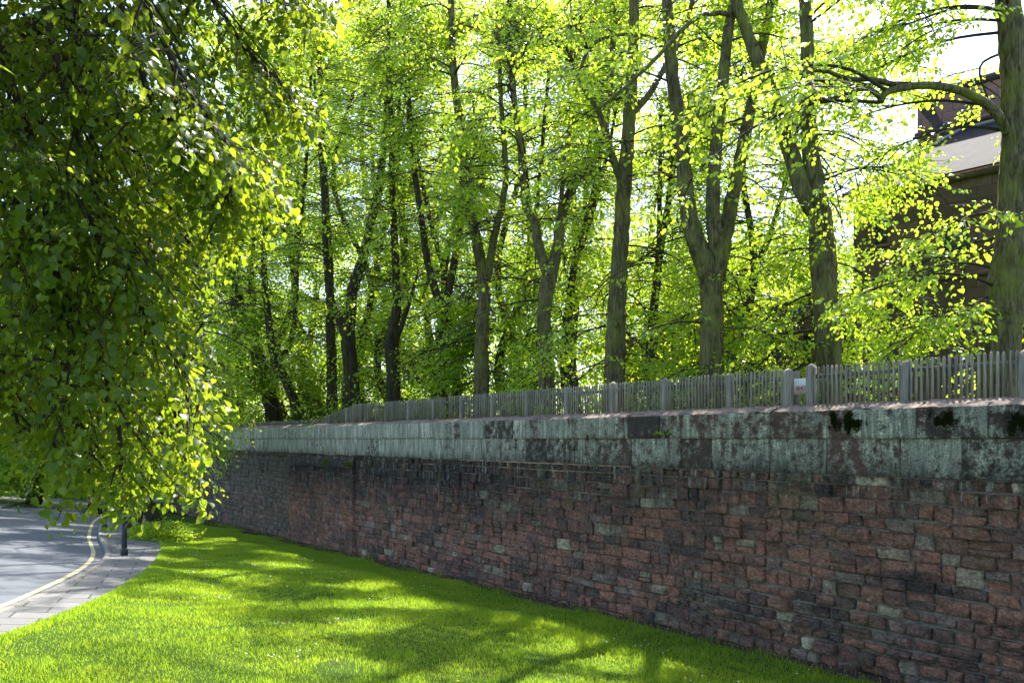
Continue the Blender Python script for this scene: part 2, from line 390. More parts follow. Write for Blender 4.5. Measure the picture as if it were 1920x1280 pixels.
YS = np.concatenate([np.linspace(-15, 50, 261), np.linspace(51, 130, 60)])
def undul(x, y): return .035 * np.sin(x * 1.1 + y * .7) + .03 * np.sin(x * .45 - y * .9 + 1) + .015 * np.sin(2.3 * x + 1.9 * y)
def lawn_z(X, Y):
    e = np.clip((X - ex(Y)) / .5, 0, 1); wv = np.clip((wallx(Y) - X) / .8, 0, 1)
    return undul(X, Y) * e * wv + .02 * e
YL = YS[YS <= 46.5]
strip('lawn', M['lawn'], YL, lambda y: ex(y) - .01, lambda y: wallx(y) + .25, 70, .0, zf=lawn_z)
strip('road', M['asphalt'], YS, lambda y: lx(y) - .02, lambda y: kx(y) + .02, 14, -.115)
strip('pavement', M['paver'], YS, lambda y: kx(y) + .13, lambda y: ex(y) + .05, 6, -.005)
strip('yellow_line', M['yellow'], YS[YS < 100], lambda y: kx(y) - .36, lambda y: kx(y) - .25, 2, -.111)
strip('far_pavement', M['paver'], YS, lambda y: lx(y) - 1.7, lambda y: lx(y) - .13, 5, -.005)
strip('far_lawn', M['lawn'], YS, lambda y: lx(y) - 100, lambda y: lx(y) - 1.68, 60, .012, zf=lambda X, Y: undul(X, Y) * np.clip((lx(Y) - 1.7 - X) / 2, 0, 1))
def kerb(name, fn, sg):
    c = Col(); ys = YS; a = fn(ys)
    prof = [(0, -.16), (0, -.01), (.02 * sg, .004), (.13 * sg, .004), (.13 * sg, -.16)]
    V = np.stack([np.stack([a + p[0], ys, terr(a, ys) + p[1]], -1) for p in prof], 1)
    n, k = V.shape[:2]; i = np.arange(n * k).reshape(n, k)
    c.add(V.reshape(-1, 3), np.stack([i[:-1, :-1], i[:-1, 1:], i[1:, 1:], i[1:, :-1]], -1).reshape(-1, 4))
    tag(c.build(name, M['kerb']), kind='structure')
kerb('kerb', kx, 1); kerb('far_kerb', lx, -1)

# bare soil strip with leaf litter at the foot of the wall
ss = np.linspace(-6, 44, 300); rng = np.random.default_rng(5)
wd = .42 + .18 * np.sin(ss * 1.3) * np.sin(ss * .37 + 1) + .05 * rng.normal(size=300) + .35 * np.exp(-((ss - 25.5) / 2.5) ** 2) + .15 * np.exp(-((ss - 0) / 2) ** 2)
vv = []
for k, fr in enumerate((-.2, .5, 1.0)):
    x, y = wl(ss, (wd * fr if fr > 0 else -.1))
    vv.append(np.stack([x, y, terr(x, y) + (.075, .055, .0)[k]], -1))
V = np.stack(vv, 1); i = np.arange(900).reshape(300, 3)
o = link('soil_strip', mesh_np('soil_strip', V.reshape(-1, 3), [np.stack([i[:-1, :-1], i[1:, :-1], i[1:, 1:], i[:-1, 1:]], -1).reshape(-1, 4)], M['soil'], None, True)); tag(o, kind='structure')

# terrace ground held up by the wall
TZ = .30
c = Col(); x0, x1 = -25.0, 44.6
pts = [(x0, -.42), (x1, -.42), (x1, -120), (x0, -120)]
c.add([(x, y, z) for z in (-6.5, TZ) for x, y in pts], [np.array([(4, 5, 6, 7)][0])[None][:, ::-1], np.array([(0, 1, 5, 4), (1, 2, 6, 5), (2, 3, 7, 6), (3, 0, 4, 7)])])
o = c.build('terrace_ground', M['lawn']); o.location = (W0[0], W0[1], 0); o.rotation_euler = (0, 0, RZ); tag(o, kind='structure')

# ------------------------------------------------------------------ the stone wall
bx, by = wl(0); WZ = float(terr(bx, by))
wall = empty('retaining_wall', (bx, by, WZ), 'long weathered red sandstone retaining wall with big lichen covered blocks along its top', 'wall', rz=RZ)
def wpart(c, name, mat, smooth=False):
    o = c.build(name, mat, wall, smooth); o.location = (0, 0, -WZ); return o
rng = np.random.default_rng(11)
S0, S1 = -6.0, 44.5
SB0, SB1 = 19.1, 24.7           # buttress
def base_z(s): x, y = wl(s); return float(terr(x, y))
def stone(c, s0, s1, z0, z1, dep, rnd, rough, nx, nz, tone, back=-.06, slope=None):
    """a block whose face bulges; rim goes back into the mortar"""
    u = np.concatenate([[0], np.linspace(rnd, 1 - rnd, nx), [1]]) if False else None
    lw, lh = s1 - s0, z1 - z0; b = min(rnd, .35 * lw, .35 * lh)
    us = np.concatenate([[0, b * .3], np.linspace(b, lw - b, nx), [lw - b * .3, lw]])
    vs = np.concatenate([[0, b * .3], np.linspace(b, lh - b, nz), [lh - b * .3, lh]])
    du = np.minimum(us, lw - us); dv = np.minimum(vs, lh - vs)
    A, B = np.meshgrid(us, vs); DU, DV = np.meshgrid(du, dv)
    e = np.minimum(np.minimum(DU, DV) / b, 1.0)
    y = dep - (1 - np.sqrt(np.clip(1 - (1 - e) ** 2, 0, 1))) * b * .9
    y = y + rough * rng.normal(size=y.shape) * np.clip(e, 0, 1)
    A = A + np.where((e > .1), rng.normal(size=A.shape) * rough * .6, 0)
    y = np.where(e <= 0.001, back, y)
    # knock corners in
    for (ci, cj) in ((1, 1), (1, -2), (-2, 1), (-2, -2)):
        k = rng.uniform(0, .35) * b
        A[ci, cj] += k if cj == 1 else -k; B[ci, cj] += k if ci == 1 else -k
    v = np.stack([A + s0, y, B + z0], -1).reshape(-1, 3)
    n, m_ = y.shape; i = np.arange(n * m_).reshape(n, m_)
    c.add(v, np.stack([i[:-1, :-1], i[1:, :-1], i[1:, 1:], i[:-1, 1:]], -1).reshape(-1, 4), tone)

# coping and second course: big squared blocks
cop, sec, top = Col(), Col(), Col()
s = S0
while s < S1:
    L = rng.uniform(.75, 1.5); t = rng.random(); d = rng.normal() * .006 + .03
    stone(cop, s, s + L - .008, .003, .42, d, .012, .0025, max(3, int(L / .12)), 5, t, back=-.03)
    n = max(4, int(L / .1)); xs = np.linspace(s + .003, s + L - .006, n)
    yy = np.array([d - .01, d - .05, -.18, -.36, -.46]); zz = np.array([.415, .432, .485, .535, .30])
    XX, YY = np.meshgrid(xs, yy); ZZ = np.repeat(zz[:, None], n, 1) + rng.normal(size=(5, n)) * .007
    i = np.arange(5 * n).reshape(5, n)
    top.add(np.stack([XX, YY, ZZ], -1).reshape(-1, 3), np.stack([i[:-1, :-1], i[:-1, 1:], i[1:, 1:], i[1:, :-1]], -1).reshape(-1, 4))
    s += L
s = S0 - .3
while s < S1:
    L = rng.uniform(.6, 1.25)
    stone(sec, s, s + L - .01, -.53 + rng.uniform(0, .012), .0, .01 + rng.normal() * .007, .014, .003, max(3, int(L / .12)), 5, rng.random(), back=-.04)
    s += L
# rubble courses
rub = Col(); butt = Col()
z = -.545; ci = 0
heights = []
while z > -5.2:
    hgt = [.14, .19, .22, .17, .21, .16, .25, .18, .23, .17, .21, .19][ci % 12] * rng.uniform(.92, 1.08)
    s = S0 - rng.uniform(0, .3)
    while s < S1:
        lowness = np.clip((-z - 1.7) / .8, 0, 1) * np.clip((7.5 - s) / 4, 0, 1)
        L = rng.uniform(.17, .52) if lowness < .3 else rng.uniform(.19, .38)
        if rng.random() < .08: L *= 1.6
        if s + L / 2 > 45 or z < base_z(max(s, S0)) - .5: s += L; continue
        near = s < 14
        g = .012 + .014 * lowness + rng.uniform(0, .010)
        dep = rng.normal() * .022 * (1 + .4 * lowness) + .02 * lowness
        dep = max(dep, -.022)
        if rng.random() < .03: dep = -.034
        off = 0.0
        if s > 24.7: off = -.10
        if s > 34.7: off = .04
        rn = .009 + .034 * lowness * rng.uniform(.5, 1)
        h2 = hgt; z0 = z - h2 + g
        tone = rng.random()
        if lowness > .5 and rng.random() < .25: tone = rng.uniform(0, .3)
        col_ = rub
        def put(a0, a1, q0, q1, t_, d_):
            stone(col_, a0, a1, q0, q1, d_ + off, rn, .009 if near else .006, 5 if near else 3, 4 if near else 2, t_, back=-.09 + off)
        if hgt > .2 and rng.random() < .12:      # split stone: two thin ones
            zm = z - hgt * rng.uniform(.4, .6)
            put(s, s + L - g, z0, zm - g * .5, rng.random(), dep); put(s, s + L - g, zm + g * .5, z, rng.random(), rng.normal() * .016)
        else:
            put(s, s + L - g, z0, z + rng.uniform(-.006, .004), tone, dep)
        s += L
    z -= hgt; ci += 1
# buttress face stones stand proud between SB0 and SB1
z = -.93
while z > -4.6:
    hgt = rng.uniform(.14, .22); s = SB0
    while s < SB1 - .05:
        L = min(rng.uniform(.25, .55), SB1 - s)
        stone(butt, s, s + L - .01, z - hgt + .01, z, .085 + rng.normal() * .014, .012, .006, 3, 2, rng.choice([rng.uniform(.08, .35), rng.uniform(.3, .7)]), back=-.02)
        s += L
    z -= hgt
s = SB0 - .02
while s < SB1 - .05:                      # sloped weathering stones on the buttress
    L = min(rng.uniform(.45, .75), SB1 + .03 - s)
    v = [(s, .03, -.60), (s + L - .012, .03, -.60), (s + L - .012, .15, -.91), (s, .15, -.91), (s, .03, -.96), (s + L - .012, .03, -.96), (s + L - .012, .13, -.965), (s, .13, -.965)]
    butt.add(v, np.array([(0, 3, 2, 1), (3, 7, 6, 2), (0, 4, 7, 3), (1, 2, 6, 5)]), .12)
    s += L
butt.box(SB0, SB0 + .02, .0, .05, -4.6, -.93, .45)
for c_ in (rub, butt):
    for v_ in c_.v:
        a_, z_ = v_[:, 0].mean(), v_[:, 2].mean()
        v_[:, 2] += (.020 * np.sin(v_[:, 0] * .75 + z_ * 1.2) + .013 * np.sin(v_[:, 0] * 2.1 + z_ * 4 + 1)) * min(1.0, max(0.0, (-z_ - .55) * 1.6))
        v_[:, 0] += .010 * np.sin(v_[:, 2] * 19 + a_ * 7)
wpart(cop, 'coping_course', M['block']); wpart(top, 'coping_top', M['cop_top'])
wpart(sec, 'upper_block_course', M['block']); wpart(rub, 'rubble_masonry', M['rubble']); wpart(butt, 'buttress', M['rubble'])
mo = Col(); mo.box(S0, 24.72, -.45, -.06, -5.4, .41); mo.box(24.72, S1, -.45, -.062, -.6, .41); mo.box(24.73, 34.7, -.46, -.165, -5.4, -.61); mo.box(34.71, S1, -.45, -.025, -5.4, -.62)
mo.box(SB0 + .022, SB1, .0, .045, -5.0, -.95)
wpart(mo, 'mortar_core', M['mortar'])
# moss patches on the coping, small ferns in the joints
def tuftcloud(c, s, z, w_, h_, n, size, y0=.035, flow=1.0):
    for _ in range(n):
        a, b = rng.normal() * w_ * .30, -h_ * .5 + h_ * rng.beta(1.6, 1.3) + .04 * math.sin(s * 40 + rng.normal() * .2)
        if abs(b) > h_ * .5 * (1.15 - abs(a) / w_ * 1.2): continue
        if abs(a) > w_ * .5 * (1 - .3 * rng.random()): continue
        p = np.array([s + a, y0, z + b]); d = norm(np.array([rng.normal() * .5, rng.uniform(.3, 1), -flow * rng.uniform(0, 1)])) * size * rng.uniform(.5, 1.3)
        q = norm(np.cross(d, rng.normal(size=3))) * size * .35
        c.add([p - q, p + q, p + d], np.array([[0, 1, 2]]))
for (px, zz, w_, h_) in ((1590, .25, .34, .30), (1568, .27, .10, .24), (1773, .25, .23, .26), (1908, .22, .24, .30)):
    c = Col(); s0_ = s_of_px(px)
    for k in range(9): q_ = rng.uniform(-.5, .5); tuftcloud(c, s0_ + q_ * w_, zz + rng.uniform(-.35, .35) * h_ * (1 - abs(q_)), w_ * rng.uniform(.2, .5), h_ * rng.uniform(.35, .8), 420, .020)
    for k in range(7): tuftcloud(c, s0_ + rng.uniform(-.9, .9) * w_, zz + rng.uniform(-.6, .5) * h_, .07, rng.uniform(.05, .14), 60, .018)
    wpart(c, 'moss_patch', M['moss'])
c = Col(); tuftcloud(c, s_of_px(655, .1), -.80, .7, .22, 1200, .03, .13); tuftcloud(c, s_of_px(612, .1), -.78, .6, .22, 900, .03, .13); wpart(c, 'moss_patch', M['mossg'])

# ------------------------------------------------------------------ foliage machinery
def leaf_geo(kind):
    if kind == 'diamond':
        v = np.array([(0, 0, 0), (.45, .42, .07), (1, 0, -.05), (.45, -.42, .07)]); f = np.array([(0, 2, 1, 1), (0, 3, 2, 2)])
        return v, [np.array([(0, 2, 1), (0, 3, 2)])]
    if kind == 'heart':
        v = np.array([(0, 0, 0), (.22, .44, .10), (.66, .36, .05), (1, 0, -.14), (.66, -.36, .05), (.22, -.44, .10)])
        return v, [np.array([(0, 3, 2, 1), (0, 5, 4, 3)])]
    v = np.array([(0, 0, 0), (.36, 0, 0), (.70, 0, -.03), (1.08, 0, -.16), (-.06, .26, .05), (.14, .45, .10), (.42, .48, .09), (.70, .33, .02), (.90, .12, -.07),
                  (-.06, -.26, .05), (.14, -.45, .10), (.42, -.48, .09), (.70, -.33, .02), (.90, -.12, -.07)])
    f = [(0, 1, 5, 4), (1, 2, 7, 6), (2, 3, 8, 7), (0, 9, 10, 1), (1, 11, 12, 2), (2, 12, 13, 3)]
    g = [(1, 6, 5), (1, 10, 11)]
    return v, [np.array(f), np.array(g)]

def frames(fwd, roll, uph=None):
    x = norm(fwd); up = np.zeros_like(x); up[:, 2] = 1; up[np.abs(x[:, 2]) > .97] = (1, 0, 0)
    if uph is not None: up = uph
    y = norm(np.cross(up, x)); z = np.cross(x, y)
    c, s_ = np.cos(roll)[:, None], np.sin(roll)[:, None]
    return np.stack([x, y * c + z * s_, z * c - y * s_], -1)      # columns = axes

def make_twig(seed, kind, nleaf, length, lsize, hang):
    r = np.random.default_rng(seed); lv, lf = leaf_geo(kind)
    t = np.linspace(.08, 1, nleaf); stem = lambda q: np.stack([q * length, .03 * length * np.sin(q * 5 + seed), -.18 * length * q ** 2], -1)
    base = stem(t); side = np.where(np.arange(nleaf) % 2 == 0, 1.0, -1.0)
    # some leaves sit on short side shoots
    off = np.stack([r.uniform(0, .06, nleaf), side * r.uniform(.01, .13, nleaf), r.uniform(-.06, .03, nleaf)], -1) * (length / .35)
    base = base + off
    d = np.stack([r.uniform(.15, .9, nleaf), side * r.uniform(.3, 1.0, nleaf), -hang * r.uniform(.1, 1.3, nleaf)], -1); d[-1] = (1, .1, -hang)
    fr = frames(d, r.normal(0, .45, nleaf))
    sz = lsize * r.uniform(.42, 1.15, nleaf)
    V = base[:, None] + np.einsum('nij,kj->nki', fr, lv) * sz[:, None, None]
    nv = len(lv)
    Fs = [(q[None] + (np.arange(nleaf) * nv)[:, None, None]).reshape(-1, q.shape[1]) for q in lf]
    tone = np.repeat(r.random(nleaf), nv)
    st = tube(stem(np.linspace(0, 1, 4)), np.linspace(.0035, .0015, 4) * (length / .35) ** .5, 3)
    return V.reshape(-1, 3), Fs, tone, st

TW = {'heart': [make_twig(100 + k, 'heart', 10, .40, .108, .55) for k in range(8)],
      'diamond': [make_twig(200 + k, 'diamond', 10, .44, .108, .5) for k in range(8)],
      'near': [make_twig(300 + k, 'near', 16, .35, .060, .9) for k in range(10)]}

def place_twigs(rng, pos, fwd, scale, kind, stems=True, rollsd=.35):
    """instanced-by-numpy: returns (V, faces list, tone) of leaves and (V,faces) of stems"""
    T = TW[kind]; n = len(pos); which = rng.integers(0, len(T), n)
    LV, LF, LT, SV, SF = [], {}, [], [], []; lo = so_ = 0
    fr_all = frames(fwd, rng.normal(0, rollsd, n))
    for k, (v, fs, tone, st) in enumerate(T):
        idx = np.where(which == k)[0]
        if not len(idx): continue
        fr = fr_all[idx] * scale[idx][:, None, None]
        V = np.einsum('nij,kj->nki', fr, v) + pos[idx][:, None]
        LV.append(V.reshape(-1, 3))
        tt = (tone[None] * .6 + rng.random((len(idx), 1)) * .4); LT.append(tt.ravel())
        for q in fs:
            LF.setdefault(q.shape[1], []).append((q[None] + (lo + np.arange(len(idx)) * len(v))[:, None, None]).reshape(-1, q.shape[1]))
        lo += len(idx) * len(v)
        if stems:
            V = np.einsum('nij,kj->nki', fr, st[0]) + pos[idx][:, None]; SV.append(V.reshape(-1, 3))
            SF.append((st[1][0][None] + (so_ + np.arange(len(idx)) * len(st[0]))[:, None, None]).reshape(-1, 4)); so_ += len(idx) * len(st[0])
    return np.concatenate(LV), [np.concatenate(LF[k]) for k in sorted(LF)], np.concatenate(LT), (np.concatenate(SV), np.concatenate(SF)) if stems else None

def clumpy(p, wl_=2.3):
    q = np.asarray(p, float) / wl_ * 2 * np.pi; x, y, z = q[..., 0], q[..., 1], q[..., 2]
    return np.sin(x + 1.3 * np.sin(y * .6 + z * .3)) + np.sin(y * .9 + 1.1 * np.sin(z * .7 + 1)) + np.sin(z * 1.1 + 1.2 * np.sin(x * .5 + 2))
TOPW, TOPK = 3.1, .3       # foliage above the frame is thinned to clumps so more sun gets through
def shaft(p):
    # openings in the crowns that run towards the sun, so that it reaches the ground in patches
    k = (p[:, 2] + 3.2) / math.tan(R(SUN_EL)); X = p[:, 0] - k * math.sin(R(SUN_AZ)); Y = p[:, 1] - k * math.cos(R(SUN_AZ))
    v = .65 * np.clip((Y - 11) / 7, 0, 1) - .25 + np.sin(1.8 * X + .9 * np.sin(1.5 * Y + .5)) + np.sin(2.3 * Y + 1.1 * np.sin(1.1 * X)) + .6 * np.sin(4.3 * X + 2 * np.sin(3.1 * Y)) + .6 * np.sin(5.1 * Y - 2 * np.sin(2.7 * X))
    return np.where((X < wallx(Y) + .4) & (Y < 32) & (Y > 7.3), v, v * .9 - 1.0)
SHK = .05
class Plant:
    def __init__(s, seed): s.rng = np.random.default_rng(seed); s.wood = Col(); s.br = Col(); s.tp = []; s.tf = []; s.ts = []; s.clip = None; s.open = True
    def bough(s, pts, r0, nsub, sublen, step=.22, droop=.10, tw=1.0, t0=.25, up=(-.25, .2), nmin=10):
        rng = s.rng; P_ = smoothline(pts, max(6, 3 * len(pts))); n = len(P_)
        if s.open and r0 < .045 and (shaft(P_[n // 2:]) > .7).mean() > .6: return
        kc = n
        if s.clip is not None:
            ok = s.clip(P_); kc = n if ok.all() else (int(np.argmin(ok[n // 3:])) + n // 3 if not ok[n // 3:].all() else n)
        if kc > 2: s.br.add(*tube(P_[:kc], np.linspace(r0, .006, n)[:kc], 5))
        tan = norm(np.gradient(P_, axis=0)); sgn = 1
        for i in range(nsub):
            t = t0 + (1 - t0) * (i + rng.random()) / nsub; k = t * (n - 1); a = int(min(k, n - 2)); p = P_[a] + (P_[a + 1] - P_[a]) * (k - a); T = tan[a]
            sd = np.cross(T, (0, 0, 1.0)); ln = np.linalg.norm(sd); sd = sd / ln if ln > .25 else norm(rng.normal(size=3))
            sgn = -sgn
            d = norm(T * rng.uniform(.3, .8) + sd * sgn * rng.uniform(.5, 1) + np.array([0, 0, rng.uniform(*up)]) + rng.normal(size=3) * .12)
            L = sublen * (1.15 - .65 * t) * rng.uniform(.55, 1.2); q = np.linspace(0, 1, 5)[:, None]
            sp = p + d * L * q + np.array([0, 0, -droop * L * L]) * q ** 2
            if s.open and shaft(sp[3:4])[0] > .55: continue
            if s.clip is not None and not s.clip(sp[[2, 4]]).all():
                if not s.clip(sp[:1]).all(): continue
                sp = p + (sp - p) * .45
                if not s.clip(sp[-1:]).all(): continue
            s.br.add(*tube(sp, np.linspace(min(.014, r0 * .6), .004, 5), 3))
            m_ = max(2, int(L / step)); tt = np.linspace(.18, 1, m_) + rng.normal(size=m_) * .02; tt = np.clip(tt, .05, 1)
            kk = tt * 4; aa = np.minimum(kk.astype(int), 3); pp = sp[aa] + (sp[aa + 1] - sp[aa]) * (kk - aa)[:, None]
            sd2 = norm(np.cross(d, (0, 0, 1.0)) + 1e-6) * (np.where(np.arange(m_) % 2, 1, -1) * rng.uniform(.3, 1.0, m_))[:, None]
            ff = norm(d * rng.uniform(.4, 1, m_)[:, None] + sd2 + np.stack([np.zeros(m_), np.zeros(m_), rng.uniform(-.5, .15, m_)], -1))
            s.tp.append(pp); s.tf.append(ff); s.ts.append(rng.uniform(.75, 1.2, m_) * tw)
        s.tp.append(P_[-1:]); s.tf.append(tan[-1:]); s.ts.append(np.array([tw]))
    def finish(s, root, kind, leafmat, bmat, stems=True, keep=None):
        loc = np.array(root.location)
        if s.wood.n: s.wood.build('trunk', bmat, root, True, sub=loc)
        pos, fw, sc = np.concatenate(s.tp), np.concatenate(s.tf), np.concatenate(s.ts)
        if keep is None and kind != 'near': k = clumpy(pos + .12 * s.rng.normal(size=pos.shape), 1.9 if kind == 'heart' else 2.7) > -.65; k &= (not s.open) | (shaft(pos) + .18 * s.rng.normal(size=len(pos)) < SHK); k &= (pos[:, 2] < (HY + 70) / F * pos[:, 1]) | (clumpy(pos, TOPW) > TOPK); pos, fw, sc = pos[k], fw[k], sc[k]
        if keep is not None: k = keep(pos); pos, fw, sc = pos[k], fw[k], sc[k]
        V, Fs, T, st = place_twigs(s.rng, pos - loc, fw, sc, kind, stems)
        if stems: s.br.add(st[0] + loc, st[1])
        if s.br.n: s.br.build('branches', M['twig'], root, sub=loc)
        link('crown', mesh_np('crown', V, Fs, leafmat, {'tone': ('POINT', T)}), root)
        return len(pos)

NL = [0]
def tree(name, base, limbs, label, nb=70, R0=3.4, z0=1.0, z1=15.0, kind='heart', tw=1.0, seed=1, group='lime trees growing behind the picket fence', bmat='bark', lmat='leaf',
         nsub=11, sub=1.45, step=.22, cat='tree', prof=None, azb=None, sides=14, knobs=(), rough=.06, stems=True, keep=None, nm='lime_tree', low=0, extra=(), zp=.9, opened=True):
    """limbs: list of (polyline [(px,py,d)...] or world pts, r0, r1)"""
    root = empty(nm, base, label, cat, group)
    pl = Plant(seed); pl.open = opened; rng = pl.rng; LP = []
    for k, (pts, ra, rb) in enumerate(limbs):
        pts = np.asarray(pts, float); ln = np.linalg.norm(np.diff(pts, axis=0), axis=1).sum(); n = max(6, int(ln / .16) if kind != 'diamond' else int(ln / .3))
        Q = smoothline(pts, n); tt = np.linspace(0, 1, n); rad = ra + (rb - ra) * tt
        if k == 0:
            rad = rad * (1 + .35 * np.exp(-(Q[:, 2] - Q[0, 2]) / .45))
            for (zk, wk, ak) in knobs: rad = rad * (1 + ak * np.exp(-((Q[:, 2] - zk) / wk) ** 2))
        Q = Q + np.stack([rng.normal(size=n), rng.normal(size=n), np.zeros(n)], -1) * .008
        pl.wood.add(*tube(Q, rad, sides if ra > .12 else 8, rng, rough, cap=True)); LP.append((Q, rad))
    zs = [(q[:, 2].min(), q[:, 2].max()) for q, _ in LP]
    nb = int(nb * (2.4 if kind == 'heart' else 2.4))
    for b in range(nb):
        if low and b < low * 1.6: z = z0 + rng.random() * 3.0
        else: z = z0 + (z1 - z0) * rng.random() ** zp
        c_ = [k for k, (a, e) in enumerate(zs) if a <= z <= e] or [int(np.argmax([e for a, e in zs]))]
        Q, rad = LP[c_[rng.integers(len(c_))]]; j = int(np.argmin(np.abs(Q[:, 2] - z))); p0 = Q[j]
        if z < 6.5 and base[1] > 16 and base[0] > -12: az0_ = 1.57 + rng.normal() * .9
        else: az0_ = None
        for _try in range(4):
            az = ((rng.uniform(0, 2 * np.pi) if rng.random() > .3 else -1.57 + rng.normal() * .9) if base[1] > 22 else -1.57 + rng.uniform(.75, 5.53)) if azb is None else azb(rng, z)
            f = np.clip((z - z0) / (z1 - z0), 0, 1); pr = (.65 + .9 * f - 1.15 * f * f) if prof is None else prof(f)
            if az0_ is not None: az = az0_ + rng.normal() * .3
            L = R0 * pr * rng.uniform(.55, 1.2)
            e = -.1 + .9 * f + rng.normal() * .15; dr = .55 - .25 * f + rng.normal() * .08
            q = np.linspace(0, 1, 5)[:, None]; az2 = az + np.linspace(0, rng.normal() * .35, 5)[:, None]
            pts = p0 + np.concatenate([np.cos(az2) * L * q, np.sin(az2) * L * q, L * (e * q - dr * q ** 2)], 1) + rng.normal(size=(5, 3)) * .06 * np.array([[0], [.5], [1], [1], [1]])
            if clumpy(pts[3]) > -.1: break
        pl.bough(pts, .008 + .006 * L * (rad[j] > .05), nsub, sub * (.5 + .5 * L / R0), step, tw=tw)
    for (za, zb_, azm, azs, cnt, Ls) in extra:
        for b in range(cnt):
            z = rng.uniform(za, zb_); c_ = [k for k, (a, e) in enumerate(zs) if a <= z <= e] or [0]
            Q, rad = LP[c_[rng.integers(len(c_))]]; j = int(np.argmin(np.abs(Q[:, 2] - z))); p0 = Q[j]; az = azm + rng.normal() * azs; L = Ls * rng.uniform(.6, 1.15)
            q = np.linspace(0, 1, 5)[:, None]; az2 = az + np.linspace(0, rng.normal() * .4, 5)[:, None]
            pts = p0 + np.concatenate([np.cos(az2) * L * q, np.sin(az2) * L * q, L * (rng.uniform(.1, .5) * q - rng.uniform(.4, .7) * q ** 2)], 1)
            pl.bough(pts, .03, nsub, sub, step, tw=tw)
    if kind == 'heart':       # short snags and stubs on the big stems
        for k in range(14):
            Q, rad = LP[rng.integers(len(LP))]; j = rng.integers(len(Q) // 5, len(Q)); a = rng.uniform(0, 6.28); d = np.array([np.cos(a), np.sin(a), rng.uniform(-.1, .6)])
            if Q[j][2] > 11: continue
            r = rad[j] * rng.uniform(.15, .32); p = Q[j] + d * rad[j] * .7
            pl.wood.add(*tube([p, p + d * (r * .9 + .03), p + d * (r * 1.2 + .05)], [r * 1.5, r, r * .55], 8, rng, .1, cap=True))
    nt_ = pl.finish(root, kind, M[lmat], M[bmat], stems, keep)
    NL[0] += nt_ * (13 if kind == 'heart' else 14)
    return root

def TP(L): return [P(*q) for q in L]
# ------------------------------------------------------------------ the row of limes behind the fence
def tb(px, d): p = P(px, 700, d); return (p[0], p[1], TZ)
def limb(px, r0, r1): return (TP(px), r0, r1)
def trunkpts(bpx, d, rest): b = tb(bpx, d); return [np.array(b)] + TP(rest)

D = 13.5
tree('lime_tree', tb(1873, D), [(trunkpts(1873, D, [(1876, 645, D), (1882, 590, D), (1894, 490, D), (1904, 390, D), (1907, 280, D), (1902, 150, D), (1890, 0, D), (1880, -250, D), (1880, -600, D)]), .335, .15),
    (TP([(1895, 262, D), (1866, 210, D - .2), (1820, 178, D - .4), (1780, 165, D - .6), (1725, 160, D - .8), (1665, 172, D - 1.0), (1652, 192, D - 1.0)]), .085, .05),
    (TP([(1690, 163, D - .9), (1640, 150, D - 1.0), (1590, 148, D - 1.0), (1545, 133, D - 1.1), (1500, 140, D - 1.2)]), .05, .022),
    (TP([(1656, 188, D - 1.0), (1625, 165, D - 1.1), (1570, 182, D - 1.1), (1510, 190, D - 1.2)]), .045, .02)],
    'thick grey trunk at the right edge, its arched branch reaching left before the tower', nb=15, R0=3.6, opened=False, tw=.85, step=.19, z0=1.4, z1=14, seed=21, knobs=((2.9, .5, .06), (4.6, .35, .10)), low=6, extra=((5.0, 7.4, 3.1, .45, 10, 3.2), (7.5, 11, 3.1, .5, 7, 3.2), (2.0, 4.4, 2.9, .5, 4, 2.6)))
D = 17.0
tree('lime_tree', tb(1552, D), [(trunkpts(1552, D, [(1551, 640, D), (1546, 520, D), (1538, 420, D), (1530, 350, D), (1521, 300, D), (1517, 200, D), (1512, 80, D), (1508, -60, D), (1500, -500, D)]), .29, .09),
    (TP([(1532, 400, D), (1505, 355, D), (1478, 270, D + .2), (1452, 190, D + .3), (1415, 100, D + .4), (1385, 10, D + .5), (1350, -150, D + .6), (1330, -450, D + .8)]), .21, .07)],
    'knobbly forked trunk rising behind the gate, left of the tall stone house', nb=20, R0=3.2, tw=.9, step=.2, z0=1.2, z1=15, seed=22, knobs=((4.1, .6, .16),), low=6, extra=((5.0, 7.5, 0.0, .6, 10, 2.9), (7, 11, 0.0, 1.0, 8, 3.2), (7, 11, 3.1, .6, 3, 3.0)))
D = 18.0
tree('lime_tree', tb(1333, D), [(trunkpts(1333, D, [(1334, 640, D), (1335, 580, D), (1330, 520, D), (1312, 470, D), (1291, 400, D), (1281, 300, D), (1266, 180, D), (1255, 60, D), (1248, -60, D), (1235, -500, D)]), .29, .09),
    (TP([(1336, 560, D), (1345, 500, D), (1340, 440, D - .1), (1337, 340, D - .1), (1350, 200, D - .2), (1366, 60, D - .3), (1385, -80, D - .3), (1400, -400, D - .3)]), .21, .07),
    (TP([(1345, 520, D), (1358, 450, D + .1), (1378, 350, D + .2), (1400, 240, D + .4), (1425, 110, D + .5), (1445, 0, D + .6), (1470, -200, D + .6), (1480, -420, D + .6)]), .19, .06),
    (TP([(1382, 30, D - .3), (1340, 25, D - .6), (1290, 45, D - .9), (1230, 110, D - 1.1), (1170, 165, D - 1.2), (1115, 210, D - 1.3)]), .06, .03)],
    'big mossy trunk splitting into three tall pale stems before the low wing', nb=25, R0=3.4, z0=1.2, z1=14.5, seed=23, knobs=((4.0, .5, .05),), low=6)
D = 20.5
